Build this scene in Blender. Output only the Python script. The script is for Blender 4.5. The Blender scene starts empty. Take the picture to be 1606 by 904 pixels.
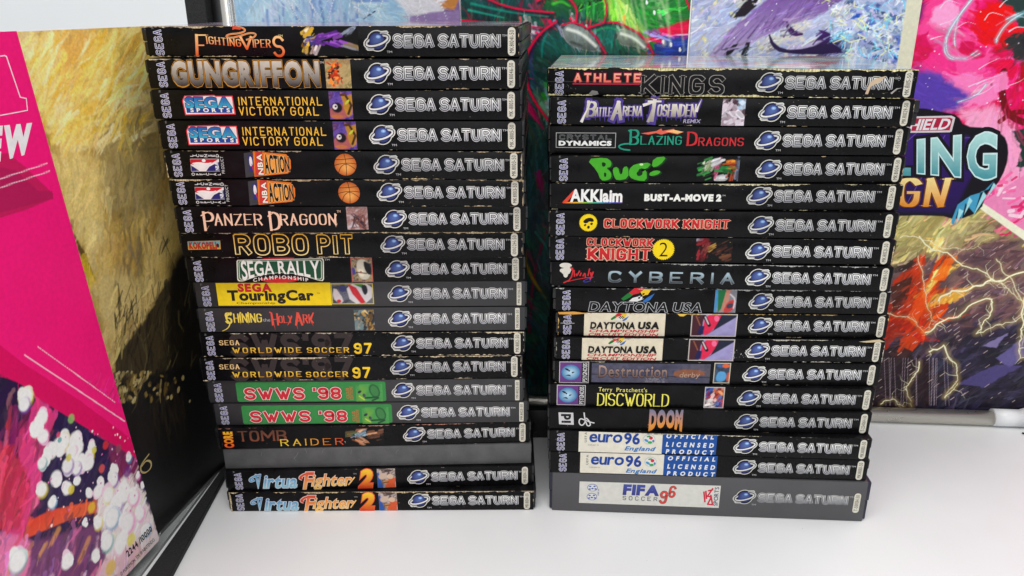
import bpy, bmesh, math, random
import numpy as np
from mathutils import Matrix, Vector, geometry
random.seed(7)
SC = bpy.context.scene
COL = bpy.data.collections.new('scene'); SC.collection.children.link(COL)
COL = SC.collection
# ------------------------------------------------------------ camera, world, light, exposure
F, TH, RO, HC, Y0 = 1235.449, 0.34677, -0.00403, 0.28970, 453.611    # focal (px of a 1606 px frame), pitch, roll, height, principal row
cam_d = bpy.data.cameras.new('camera'); cam = bpy.data.objects.new('camera', cam_d); COL.objects.link(cam)
r0, u0, b0 = Vector((1, 0, 0)), Vector((0, math.sin(TH), math.cos(TH))), Vector((0, -math.cos(TH), math.sin(TH)))
rr = r0 * math.cos(RO) + u0 * math.sin(RO); uu = -r0 * math.sin(RO) + u0 * math.cos(RO)
cam.matrix_world = Matrix(((rr.x, uu.x, b0.x, 0), (rr.y, uu.y, b0.y, 0), (rr.z, uu.z, b0.z, HC), (0, 0, 0, 1)))
cam_d.sensor_width = 36; cam_d.lens = 36 * F / 1606; cam_d.shift_y = (Y0 - 452) / 1606
cam_d.clip_start = 0.01; cam_d.clip_end = 50
SC.camera = cam
W = bpy.data.worlds.new('World'); SC.world = W; W.use_nodes = True
bg = W.node_tree.nodes['Background']; bg.inputs[0].default_value = (0.93, 0.96, 1, 1); bg.inputs[1].default_value = 0.46
def area(name, loc, target, sx, sy, power, col=(1, .98, .95)):
    l = bpy.data.lights.new(name, 'AREA'); l.shape = 'RECTANGLE'; l.size = sx; l.size_y = sy; l.energy = power; l.color = col
    o = bpy.data.objects.new(name, l); COL.objects.link(o); o.location = loc
    o.rotation_euler = (Vector(target) - Vector(loc)).to_track_quat('-Z', 'Y').to_euler()
    return o
area('ceiling_light', (-0.15, -0.15, 1.7), (0, .4, 0), 1.3, .7, 19.5)
area('ceiling_light', (0.9, 0.9, 1.9), (0.05, .4, 0), 1.2, .3, 12)
area('front_fill_light', (0.1, -1.5, 0.75), (0, .4, .12), 1.6, .8, 8.5, (.97, .98, 1))  # unseen fill from the camera side, for the upright spines
vs = SC.view_settings
vs.view_transform = 'Standard'; vs.look = 'None'; vs.exposure = 0.0; vs.gamma = 1.0; vs.use_curve_mapping = False
SC.cycles.max_bounces = 8; SC.cycles.use_denoising = True

# ------------------------------------------------------------ measuring: a photo pixel's ray met with a real plane
def ray(px, py):
    dx, dy = px - 803, py - Y0
    u = dx * math.cos(RO) + dy * math.sin(RO); v = -dx * math.sin(RO) + dy * math.cos(RO)
    return np.array([u / F, math.cos(TH) - v / F * math.sin(TH), -math.sin(TH) - v / F * math.cos(TH)])
class Plane:                                   # vertical plane: origin (x,y), unit direction along it; measures (s, z)
    def __init__(s, o, d):
        s.o = np.array([o[0], o[1], 0.]); l = math.hypot(*d); s.d = np.array([d[0] / l, d[1] / l, 0.]); s.n = np.array([s.d[1], -s.d[0], 0.])
    def at(s, px, py):
        r = ray(px, py); o = np.array([0, 0, HC]); t = ((s.o - o) @ s.n) / (r @ s.n); P = o + t * r
        return float((P - s.o) @ s.d), float(P[2])
    def xyz(s, a, z, off=0.): return s.o + s.d * a + s.n * off + np.array([0, 0, z])
def lin(c):
    c = np.array(c, float) / 255
    return np.where(c <= .04045, c / 12.92, ((c + .055) / 1.055) ** 2.4)
# ------------------------------------------------------------ materials
def mat(name, rough=.5, base=None, attr=False, metal=0, coat=0, bump=0, bscale=400, mott=0, mscale=60, spec=.5, trans=0, rvar=0):
    m = bpy.data.materials.new(name); m.use_nodes = True; nt = m.node_tree; N = nt.nodes; L = nt.links
    p = N['Principled BSDF']; p.inputs['Roughness'].default_value = rough; p.inputs['Metallic'].default_value = metal
    p.inputs['Coat Weight'].default_value = coat; p.inputs['Coat Roughness'].default_value = .08; p.inputs['Specular IOR Level'].default_value = spec
    p.inputs['Transmission Weight'].default_value = trans
    tc = N.new('ShaderNodeTexCoord')
    if attr:
        a = N.new('ShaderNodeVertexColor'); a.layer_name = 'Col'; src = a.outputs['Color']
    else:
        c = N.new('ShaderNodeRGB'); c.outputs[0].default_value = (*base, 1); src = c.outputs[0]
    if mott:
        nz = N.new('ShaderNodeTexNoise'); nz.inputs['Scale'].default_value = mscale; nz.inputs['Detail'].default_value = 6; L.new(tc.outputs['Object'], nz.inputs['Vector'])
        mr = N.new('ShaderNodeMapRange'); mr.inputs[1].default_value = .3; mr.inputs[2].default_value = .7; mr.inputs[3].default_value = 1 - mott; mr.inputs[4].default_value = 1 + mott
        L.new(nz.outputs['Fac'], mr.inputs[0])
        vm = N.new('ShaderNodeVectorMath'); vm.operation = 'SCALE'; L.new(src, vm.inputs[0]); L.new(mr.outputs[0], vm.inputs['Scale']); src = vm.outputs[0]
    L.new(src, p.inputs['Base Color'])
    if rvar:
        n3 = N.new('ShaderNodeTexNoise'); n3.inputs['Scale'].default_value = 45; n3.inputs['Detail'].default_value = 8; n3.inputs['Roughness'].default_value = .7; L.new(tc.outputs['Object'], n3.inputs['Vector'])
        m3 = N.new('ShaderNodeMapRange'); m3.inputs[1].default_value = .35; m3.inputs[2].default_value = .7; m3.inputs[3].default_value = rough - rvar; m3.inputs[4].default_value = rough + rvar
        L.new(n3.outputs['Fac'], m3.inputs[0]); L.new(m3.outputs[0], p.inputs['Roughness'])
    if bump:
        n2 = N.new('ShaderNodeTexNoise'); n2.inputs['Scale'].default_value = bscale; n2.inputs['Detail'].default_value = 4; L.new(tc.outputs['Object'], n2.inputs['Vector'])
        b = N.new('ShaderNodeBump'); b.inputs['Strength'].default_value = bump; b.inputs['Distance'].default_value = .0005; L.new(n2.outputs['Fac'], b.inputs['Height']); L.new(b.outputs[0], p.inputs['Normal'])
    return m
M = dict(
    sleeve=mat('black_coated_card', .33, (.0045, .0043, .005), spec=.14, bump=.05, bscale=120, mott=.5, mscale=90, rvar=.12),
    grey1=mat('glare_grey_insert', .4, (.034, .033, .035), spec=.4, bump=.04, bscale=90, mott=.12, mscale=60, rvar=.08),  # glare on clear plastic is put into this grey base colour
    grey2=mat('pale_grey_insert', .38, (.07, .07, .074), bump=.03, bscale=90, mott=.08, mscale=40, rvar=.06),  # base lightened to carry the glare of the glossy plastic
    grey3=mat('bare_grey_plastic', .45, (.08, .082, .082), bump=.12, bscale=260, mott=.2, mscale=120, rvar=.1),
    shell=mat('black_case_plastic', .34, (.009, .009, .010), bump=.05, bscale=200, rvar=.1),
    navy=mat('navy_case_plastic', .38, (.008, .01, .03)),
    print=mat('printed_ink', .42, attr=True, mott=.06, mscale=300, spec=.2),
    wear=mat('torn_card', .85, attr=True, mott=.3, mscale=900, bump=.5, bscale=1500, spec=.2),
    cover=mat('laminated_cover_print', .09, attr=True, spec=.6, bump=.05, bscale=40),
    poster=mat('poster_print', .38, attr=True, mott=.05, mscale=500, bump=.03, bscale=150, spec=.22),
    canvas=mat('canvas_print', .45, attr=True, mott=.12, mscale=700, bump=.12, bscale=700),
    card=mat('poster_backing_board', .7, (.6, .58, .55)),
    table=mat('white_table_laminate', .42, (.775, .785, .79), bump=.06, bscale=600, mott=.035, mscale=7, rvar=.1),
    wall=mat('white_wall_paint', .7, (.82, .84, .85), mott=.02, mscale=6),
    foam=mat('black_foam_rubber', .8, (.012, .012, .013), bump=1, bscale=900, mott=.5, mscale=900),
    steel=mat('brushed_steel', .3, (.88, .84, .76), metal=.95, rvar=.06),
    white=mat('white_plastic', .35, (.78, .79, .8)),
    acryl=mat('clear_acrylic', .06, (.9, .92, .92), trans=.92),
)
# ------------------------------------------------------------ object helpers
def link(name, me, parent=None, loc=(0, 0, 0), rot=(0, 0, 0)):
    o = bpy.data.objects.new(name, me); COL.objects.link(o); o.location = loc; o.rotation_euler = rot
    if parent: o.parent = parent
    return o
def tag(o, label=None, cat=None, group=None, kind=None):
    for k, v in (('label', label), ('category', cat), ('group', group), ('kind', kind)):
        if v: o[k] = v
    return o
def pymesh(name, V, Fc, m, cols=None, smooth=False):
    me = bpy.data.meshes.new(name); me.from_pydata([tuple(map(float, v)) for v in V], [], Fc)
    if cols is not None:
        a = me.color_attributes.new('Col', 'FLOAT_COLOR', 'POINT')
        c = np.ones((len(V), 4), np.float32); c[:, :3] = np.asarray(cols, np.float32); a.data.foreach_set('color', c.ravel())
    me.materials.append(m)
    if smooth: me.polygons.foreach_set('use_smooth', [True] * len(me.polygons))
    me.update(); return me
def boxmesh(name, x0, x1, y0, y1, z0, z1, m, bev=0, seg=2):
    bm = bmesh.new(); bmesh.ops.create_cube(bm, size=1)
    for v in bm.verts: v.co = ((x0 + x1) / 2 + v.co.x * (x1 - x0), (y0 + y1) / 2 + v.co.y * (y1 - y0), (z0 + z1) / 2 + v.co.z * (z1 - z0))
    if bev: bmesh.ops.bevel(bm, geom=bm.edges[:], offset=bev, segments=seg, profile=.5, affect='EDGES')
    me = bpy.data.meshes.new(name); bm.to_mesh(me); bm.free(); me.materials.append(m)
    if bev: me.polygons.foreach_set('use_smooth', [True] * len(me.polygons)); me.set_sharp_from_angle(angle=.7)
    return me
def tube(name, A, B, r, m, seg=28, cap=True, r2=None):
    A, B = Vector(A), Vector(B); d = (B - A).normalized(); a = d.orthogonal().normalized(); b = d.cross(a); V = []; Fc = []
    for k, (P, q) in enumerate(((A, r), (B, r2 or r))):
        for i in range(seg):
            t = 2 * math.pi * i / seg; V.append(P + a * math.cos(t) * q + b * math.sin(t) * q)
    for i in range(seg): j = (i + 1) % seg; Fc.append((i, j, seg + j, seg + i))
    if cap: Fc += [tuple(range(seg))[::-1], tuple(range(seg, 2 * seg))]
    me = pymesh(name, V, Fc, m); me.polygons.foreach_set('use_smooth', [len(p.vertices) == 4 for p in me.polygons]); return me
# ------------------------------------------------------------ noise
def vnoise(x, y, seed=0):
    rs = np.random.RandomState(seed); T = rs.rand(64, 64)
    xi, yi = np.floor(x).astype(int), np.floor(y).astype(int); fx, fy = x - xi, y - yi
    fx = fx * fx * (3 - 2 * fx); fy = fy * fy * (3 - 2 * fy)
    g = lambda a, b: T[a % 64, b % 64]
    return (g(xi, yi) * (1 - fx) + g(xi + 1, yi) * fx) * (1 - fy) + (g(xi, yi + 1) * (1 - fx) + g(xi + 1, yi + 1) * fx) * fy
def fbm(x, y, seed=0, o=4):
    s = 0; a = .5; t = 0
    for k in range(o): s = s + a * vnoise(x * 2 ** k + 11.3 * k, y * 2 ** k + 5.1 * k, seed + k); t += a; a *= .55
    return s / t
def smooth_poly(P, n=2, closed=False):
    P = [np.array(p, float) for p in P]
    for _ in range(n):
        Q = [] if closed else [P[0]]
        for i in range(len(P) if closed else len(P) - 1):
            a, b = P[i], P[(i + 1) % len(P)]; Q += [a * .75 + b * .25, a * .25 + b * .75]
        if not closed: Q.append(P[-1])
        P = Q
    return P
# ------------------------------------------------------------ Art: a printed picture as a coloured grid
class Art:
    def __init__(s, a, z, conv=None, unit=1.):
        s.a, s.z = np.array(a), np.array(z); s.A, s.Z = np.meshgrid(s.a, s.z); s.c = np.zeros(s.A.shape + (3,)); s.conv = conv or (lambda x, y: (x, y)); s.u = unit
    def pt(s, P): return np.array([s.conv(*p) for p in P])
    def win(s, lo, hi):
        i0, i1 = np.searchsorted(s.a, lo[0]), np.searchsorted(s.a, hi[0]); j0, j1 = np.searchsorted(s.z, lo[1]), np.searchsorted(s.z, hi[1])
        return slice(j0, j1), slice(i0, i1)
    def mix(s, w, al, c):
        if al.size == 0: return
        c = c if isinstance(c, np.ndarray) and c.ndim == 3 else lin(c)
        s.c[w] = s.c[w] * (1 - al[..., None]) + c * al[..., None]
    def poly(s, P, c, soft=.6, alpha=1, sm=0, c2=None, wob=0):
        P = s.pt(P)
        if sm: P = np.array(smooth_poly(P, sm, True))
        soft *= s.u; m = soft + abs(wob) * s.u; w = s.win(P.min(0) - m, P.max(0) + m); X, Y = s.A[w], s.Z[w]
        if X.size == 0: return
        if wob: X = X + (fbm(X / s.u / 9, Y / s.u / 9, 3) - .5) * 2 * wob * s.u; Y = Y + (fbm(X / s.u / 9, Y / s.u / 9, 8) - .5) * 2 * wob * s.u
        ins = np.zeros(X.shape, bool); d = np.full(X.shape, 1e9)
        for i in range(len(P)):
            p, q = P[i], P[(i + 1) % len(P)]; e = q - p; L2 = e @ e + 1e-18
            t = np.clip(((X - p[0]) * e[0] + (Y - p[1]) * e[1]) / L2, 0, 1)
            d = np.minimum(d, (X - p[0] - t * e[0]) ** 2 + (Y - p[1] - t * e[1]) ** 2)
            if p[1] != q[1]:
                cr = ((p[1] > Y) != (q[1] > Y)) & (X < (q[0] - p[0]) * (Y - p[1]) / (q[1] - p[1]) + p[0]); ins ^= cr
        sd = np.where(ins, -1, 1) * np.sqrt(d); al = np.clip(.5 - sd / (soft + 1e-9), 0, 1) * alpha
        if c2 is not None:
            t = np.clip((Y - P[:, 1].min()) / (np.ptp(P[:, 1]) + 1e-9), 0, 1)[..., None]; c = lin(c2) * (1 - t) + lin(c) * t
        s.mix(w, al, c)
    def line(s, P, wd, c, alpha=1, soft=.5, sm=0, taper=False):
        P = s.pt(P)
        if sm: P = np.array(smooth_poly(P, sm))
        hw = wd * s.u / 2; soft *= s.u; w = s.win(P.min(0) - hw - soft, P.max(0) + hw + soft); X, Y = s.A[w], s.Z[w]
        if X.size == 0: return
        al = np.zeros(X.shape); n = len(P) - 1
        for i in range(n):
            p, q = P[i], P[i + 1]; e = q - p; L2 = e @ e + 1e-18
            t = np.clip(((X - p[0]) * e[0] + (Y - p[1]) * e[1]) / L2, 0, 1)
            h = hw * (1 - (i + t) / n * .85) if taper else hw
            al = np.maximum(al, np.clip(.5 + (h - np.sqrt((X - p[0] - t * e[0]) ** 2 + (Y - p[1] - t * e[1]) ** 2)) / soft, 0, 1))
        s.mix(w, al * alpha, c)
    def blob(s, p, rx, ry, ang, c, soft=.3, alpha=1):
        x, y = s.conv(*p); rx *= s.u; ry *= s.u; R = max(rx, ry) * (1 + soft)
        w = s.win((x - R, y - R), (x + R, y + R)); X, Y = s.A[w] - x, s.Z[w] - y; ca, sa = math.cos(ang), math.sin(ang)
        r = np.sqrt(((X * ca + Y * sa) / rx) ** 2 + ((-X * sa + Y * ca) / ry) ** 2); s.mix(w, np.clip((1 + soft / 2 - r) / soft, 0, 1) * alpha, c)
    def paint(s, n, box, L, wd, ang, jit=.25, amp=.35, hue=.12, seed=0, alpha=(.4, .85), pick=None):
        q = random.Random(seed); nz, na = s.A.shape
        for k in range(n):
            x, y = q.uniform(box[0], box[2]), q.uniform(box[1], box[3]); px, py = s.conv(x, y); j = min(nz - 1, np.searchsorted(s.z, py)); i = min(na - 1, np.searchsorted(s.a, px))
            c = s.c[j, i] * (1 + q.uniform(-amp, amp * 1.3)) * np.array([1 + q.uniform(-hue, hue) for _ in range(3)]) + q.uniform(0, amp * .04)
            a = ang(x, y) + q.gauss(0, jit); l = q.uniform(*L) / 2; bend = q.uniform(-.3, .3) * l; P = [(x - l * math.cos(a), y - l * math.sin(a)), (x - bend * math.sin(a), y + bend * math.cos(a)), (x + l * math.cos(a), y + l * math.sin(a))]
            s.rawline(P, q.uniform(*wd), np.clip(c, 0, 1), q.uniform(*alpha))
    def rawline(s, P, wd, c, alpha):
        global lin
        o = lin
        try:
            lin = lambda v: v
            s.line(P, wd, c, alpha=alpha, soft=1., sm=1, taper=True)
        finally: lin = o
    def bolt(s, P, w, c, glow, seed=0, rough=.16):
        q = random.Random(seed); P = [np.array(p, float) for p in P]
        for it in range(3):
            Q = [P[0]]
            for a, b in zip(P, P[1:]): d = b - a; m = (a + b) / 2 + np.array([-d[1], d[0]]) * q.uniform(-rough, rough); Q += [m, b]
            P = Q
        s.line(P, w * 3.4, glow, alpha=.3, soft=7); s.line(P, w, c, taper=q.random() < .6)
        for k in range(int(len(P) / 4)):
            p = P[q.randrange(len(P))]; a = q.uniform(0, 6.28); l = q.uniform(6, 26); s.line([p, p + np.array([math.cos(a), math.sin(a)]) * l * .5 + q.uniform(-3, 3), p + np.array([math.cos(a + .4), math.sin(a + .4)]) * l], w * .45, c, alpha=.8, taper=True)
    def palette(s, cols, scale, seed=0, warp=1., sx=1., sy=1., w=None, contrast=1.6):
        w = w or (slice(None), slice(None)); X, Y = s.A[w] / s.u / scale * sx, s.Z[w] / s.u / scale * sy
        wx = fbm(X * .7, Y * .7, seed + 20) * 3 * warp; v = np.clip((fbm(X + wx, Y + wx * .7, seed) - .5) * contrast + .5, 0, .999) * (len(cols) - 1)
        C = np.array([lin(c) for c in cols]); i = v.astype(int); f = (v - i)[..., None]; s.c[w] = C[i] * (1 - f) + C[np.minimum(i + 1, len(cols) - 1)] * f
    def punch(s, sat=1.25, gam=1.2, gain=1.12):
        m = s.c.mean(2, keepdims=True); s.c = np.clip(m + (s.c - m) * sat, 0, 1) ** gam * gain
    def mottle(s, amp, scale, seed=0, sx=1., sy=1.):
        s.c *= (1 + (fbm(s.A / s.u / scale * sx, s.Z / s.u / scale * sy, seed, 5) - .5) * 2 * amp)[..., None]
    def mesh(s, name, m, place):
        nz, na = s.A.shape; V = place(s.A.ravel(), s.Z.ravel())
        me = bpy.data.meshes.new(name); i = (np.arange(nz - 1)[:, None] * na + np.arange(na - 1)[None]).ravel()
        q = np.stack([i, i + 1, i + na + 1, i + na], 1).astype(np.int32)
        me.vertices.add(len(V)); me.vertices.foreach_set('co', V.astype(np.float32).ravel())
        me.loops.add(q.size); me.loops.foreach_set('vertex_index', q.ravel()); me.polygons.add(len(q))
        me.polygons.foreach_set('loop_start', np.arange(0, q.size, 4, dtype=np.int32)); me.update(calc_edges=True)
        a = me.color_attributes.new('Col', 'FLOAT_COLOR', 'POINT'); c = np.ones((len(V), 4), np.float32); c[:, :3] = np.clip(s.c.reshape(-1, 3), 0, 1)
        a.data.foreach_set('color', c.ravel()); me.materials.append(m); me.validate(); return me
# ------------------------------------------------------------ letters
_g = {}
def bglyph(ch, off=0.):
    k = (ch, round(off, 4))
    if k not in _g:
        cu = bpy.data.curves.new('g', 'FONT'); cu.body = ch; cu.offset = off; cu.resolution_u = 3; o = bpy.data.objects.new('g', cu)
        me = o.to_mesh(); me.calc_loop_triangles(); V = [(v.co.x, v.co.y) for v in me.vertices]; T = [tuple(t.vertices) for t in me.loop_triangles]
        o.to_mesh_clear(); bpy.data.objects.remove(o); bpy.data.curves.remove(cu); _g[k] = (V, T)
    return _g[k]
CAP = max(v[1] for v in bglyph('H')[0])
SG = {'A': '002640|1232', 'B': '0006|~0636454433_03|~0333424130_00', 'C': '~45361605_01103041', 'D': '0006|~062645412000', 'E': '46060040|0333', 'F': '460600|0333',
 'G': '~45361605_01103041_43|4323', 'H': '0006|4046|0343', 'I': '2026', 'J': '~4641301001', 'K': '0006|4602|1340', 'L': '060040', 'M': '0006326660', 'N': '00064046',
 'O': '~2616050110304145362 6'.replace(' ', ''), 'P': '0006|~0636454433_03', 'R': '0006|~0636454433_03|2340', 'S': '~45361605_04133342_41301001', 'T': '0646|2620',
 'U': '~0602_103042_46', 'V': '062046', 'W': '0620344066', 'X': '0046|0640', 'Y': '0623|4623|2320', 'Z': '06460040', '0': '~2616050110304145362 6'.replace(' ', ''),
 '1': '152620', '2': '~05163645_4400|0040', '3': '~05163645443323|~233342413010_01', '4': '30360242', '5': '4606_03|~033342413010_01', '6': '~45361605_011030414233_1302',
 '7': '064610', '8': '~2616050413332 6'.replace(' ', '') , '9': '~0110304145361605_04133344', '-': '1333', "'": '2625', '!': '2622|2120', '.': '2021', '/': '0046', ' ': ''}
SG['8'] = '~133344453616050413|~1333424130100102 13'.replace(' ', '')
def sglyph(ch):
    out = []
    for part in SG.get(ch, '').split('|'):
        if not part: continue
        sm = part[0] == '~'; t = part.strip('~').replace('_', ''); P = [(int(t[i]) / 6, int(t[i + 1]) / 6) for i in range(0, len(t) - 1, 2)]
        cl = len(P) > 3 and P[0] == P[-1]
        if sm: P = [tuple(p) for p in (smooth_poly(P[:-1], 2, True) if cl else smooth_poly(P, 2))]
        if cl and sm: P.append(P[0])
        out.append((P, cl))
    return out
class Print:                                   # flat ink, in millimetres on a face; layers a few hundredths of a millimetre apart
    def __init__(s): s.V = []; s.F = []; s.C = []; s.n = 0
    def z(s, layer): s.n += 1; return .05 + .03 * layer + .003 * (s.n % 9)
    def add(s, V, Fc, cols, layer):
        z = s.z(layer); b = len(s.V); s.V += [(x, y, z) for x, y in V]; s.F += [tuple(b + i for i in f) for f in Fc]
        if callable(cols): s.C += [cols(x, y) for x, y in V]
        elif isinstance(cols, list): s.C += cols
        else: s.C += [lin(cols)] * len(V)
    def poly(s, P, c, layer=0, sm=0):
        if sm: P = [tuple(p) for p in smooth_poly(P, sm, True)]
        T = geometry.tessellate_polygon([[Vector((x, y, 0)) for x, y in P]]); T2 = []
        for t in T:
            (ax, ay), (bx, by), (cx, cy) = (P[i] for i in t)
            T2.append(tuple(t) if (bx - ax) * (cy - ay) - (by - ay) * (cx - ax) > 0 else tuple(t)[::-1])
        s.add(list(P), T2, c, layer)
    def rect(s, x0, y0, x1, y1, c, layer=0): s.add([(x0, y0), (x1, y0), (x1, y1), (x0, y1)], [(0, 1, 2, 3)], c, layer)
    def ell(s, cx, cy, rx, ry, c, layer=0, ang=0, c2=None, n=26, hl=(0, 0)):
        ca, sa = math.cos(ang), math.sin(ang); R = [(cx + rx * math.cos(t) * ca - ry * math.sin(t) * sa, cy + rx * math.cos(t) * sa + ry * math.sin(t) * ca) for t in [2 * math.pi * i / n for i in range(n)]]
        s.add([(cx + hl[0] * rx, cy + hl[1] * ry)] + R, [(0, 1 + i, 1 + (i + 1) % n) for i in range(n)], [lin(c)] + [lin(c2 or c)] * n, layer)
    def stroke(s, P, w, c, layer=0, closed=False, con=1., caps=.0, taper=None):
        P = [np.array(p, float) for p in P]; Q = [P[0]]
        for p in P[1:]:
            if np.hypot(*(p - Q[-1])) > 1e-5: Q.append(p)
        P = Q
        if closed and np.hypot(*(P[0] - P[-1])) < 1e-5: P.pop()
        n = len(P)
        if n < 2: return
        if not closed and not taper:
            for i in range(1, n - 1):
                a, c_ = P[i] - P[i - 1], P[i + 1] - P[i]
                if (a @ c_) / (np.hypot(*a) * np.hypot(*c_)) < .25:
                    s.stroke(P[:i + 1], w, c, layer, con=con, caps=max(caps, .3)); s.stroke(P[i:], w, c, layer, con=con, caps=max(caps, .3)); return
        L = []; R = []
        for i in range(n):
            a = P[i - 1] if (closed or i) else None; b = P[(i + 1) % n] if (closed or i < n - 1) else None
            ds = [d / (np.hypot(*d) + 1e-12) for d in ([P[i] - a] if a is not None else []) + ([b - P[i]] if b is not None else [])]
            d = sum(ds); l = np.hypot(*d)
            if l < .25: d = ds[0]; l = 1
            d = d / l; nn = np.array([-d[1], d[0]]); mi = 1 / max(.62, float(nn @ np.array([-ds[0][1], ds[0][0]])))
            h = w / 2 * (abs(d[1]) + abs(d[0]) * con) / max(1e-6, math.hypot(d[0], d[1])) if con != 1 else w / 2
            if taper: h *= taper(i / (n - 1))
            p = P[i]
            if not closed and caps: p = p + (d * caps * w * (-1 if i == 0 else 1 if i == n - 1 else 0))
            L.append(tuple(p + nn * h * mi)); R.append(tuple(p - nn * h * mi))
        m = n if closed else n - 1
        s.add(L + R, [(i, n + i, n + (i + 1) % n, (i + 1) % n) for i in range(m)], c, layer)
    def text(s, txt, box, c, layer=1, style='B', off=0., w=.2, con=1., shear=0., warp=None, sp=.1, rot=0, outl=(), serif=0., crot=False, caps=.35, sizes=None, grad=None):
        """box = (x0, y0, x1, y1) in mm: baseline-left to cap-right"""
        items = []; x = 0
        for k, ch in enumerate(txt):
            sc = sizes[k] if sizes else 1
            if ch == ' ': x += .38; continue
            if style == 'B':
                V, T = bglyph(ch); xs = [v[0] / CAP for v in V]; pad = (off + max([0] + [o_[0] for o_ in outl]) * .5) / CAP; items.append((ch, x + (pad - min(xs)) * sc, sc)); x += (max(xs) - min(xs) + 2 * pad) * sc + sp
            else:
                G = sglyph(ch); xs = [p[0] for P, _ in G for p in P]; wd = max(xs) - min(xs); pad = (w / 2 if style == 'S' else w * .4)
                items.append((ch, x + (pad - min(xs)) * sc, sc)); x += (wd + 2 * pad) * sc + sp
        tw = x - sp; x0, y0, x1, y1 = box
        def mp(u, v):
            u = u + shear * v
            if warp: u, v = warp(u / tw, v); u *= tw
            u /= tw
            if rot == 90: return (x1 - v * (x1 - x0), y0 + u * (y1 - y0))
            if rot == -90: return (x0 + v * (x1 - x0), y1 - u * (y1 - y0))
            return (x0 + u * (x1 - x0), y0 + v * (y1 - y0))
        def colf(cc):
            if isinstance(cc, tuple) and isinstance(cc[0], tuple):
                a, b = lin(cc[0]), lin(cc[1])
                def f(px, py):
                    t = (py - y0) / (y1 - y0) if not grad else (px - x0) / (x1 - x0); t = min(1, max(0, t)); return a * t + b * (1 - t) if not grad else a * (1 - t) + b * t
                return f
            return cc
        hu, hv = (abs(x1 - x0), abs(y1 - y0)) if rot == 0 else (abs(y1 - y0), abs(x1 - x0)); thin = min(1, (hu / tw / hv)) ** .7
        for li, (do, cc) in enumerate(list(outl) + [(0, c)]):
            for ch, ox, sc in items:
                if style == 'B':
                    V, T = bglyph(ch, off + do); V = [(vx / CAP, vy / CAP) for vx, vy in V]
                    if crot:
                        mx = (min(v[0] for v in V) + max(v[0] for v in V)) / 2; V = [(mx - (vy - .5), .5 + (vx - mx)) for vx, vy in V]
                    s.add([mp(ox + vx * sc, vy * sc) for vx, vy in V], T, colf(cc), layer + li)
                else:
                    for P, cl in sglyph(ch):
                        Q = [mp(ox + px * sc, py * sc) for px, py in P]; ww = (w + do * 2) * hv * thin
                        s.stroke(Q, ww, colf(cc), layer + li, closed=cl, con=con, caps=caps if not cl else 0)
                        if serif and not cl:
                            for e in (P[0], P[-1]):
                                if e[1] in (0, 1):
                                    X, Y = mp(ox + e[0] * sc, e[1] * sc); h = ww * serif / 2; t = ww * .3 * max(con, .35); Yb = Y + (t if e[1] == 0 else -t) * 0
                                    s.rect(X - h - ww * .5, Yb - t / 2, X + h + ww * .5, Yb + t / 2, colf(cc), layer + li)
    def mesh(s, name, m=None, place=None):
        V = [(x / 1000, y / 1000, z / 1000) for x, y, z in s.V]
        if place: V = [place(x, y, z) for x, y, z in s.V]
        return pymesh(name, V, s.F, m or M['print'], s.C)
def build(name, P, parent, m=None):
    if not P.V: return
    return link(name, P.mesh(name, m), parent, rot=(math.pi / 2, 0, 0))
# ------------------------------------------------------------ the setting
tb = link('table_top', boxmesh('table_top', -1.4, 1.4, -.35, 1.15, -.03, 0, M['table'], .002)); tag(tb, kind='structure')
wl = link('back_wall', boxmesh('back_wall', -2.2, 2.2, 1.15, 1.2, -.6, 1.6, M['wall'])); tag(wl, kind='structure')
# the row of art posters behind the piles: one vertical plane, slightly turned
BK = Plane((.2642, .5205), (math.cos(-.077), math.sin(-.077)))
def lsp(a, b, st): return list(np.arange(a, b, st))
def board(name, label, pl, a0, a1, z0, z1, off, th, art, m='poster', group=None, border=None, edge='card'):
    P = pl.xyz((a0 + a1) / 2, z0, off); o = link(name, None, None, tuple(P)); o.rotation_euler = (0, 0, math.atan2(pl.d[1], pl.d[0])); tag(o, label, 'poster', group); w = (a1 - a0) / 2; mid = (a0 + a1) / 2
    link('backing_board', boxmesh('backing_board', -w, w, 0.0003, th, 0, z1 - z0, M[edge], .0004, 1), o)
    link('printed_sheet', art.mesh('printed_sheet', M[m], lambda a, z: np.stack([a - mid, np.full_like(a, 0.), z - z0], 1)), o)
    return o, mid, z0
def lettering(pl, o, mid, z0, items, name='lettering', lift=.0):
    if len(items) > 1:
        gr = []
        for it in items: (gr[-1].append(it) if gr and gr[-1][-1][0] == '#' else gr.append([it]))
        for g in gr: _letter(pl, o, mid, z0, g, name)
    else: _letter(pl, o, mid, z0, items, name)
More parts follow.
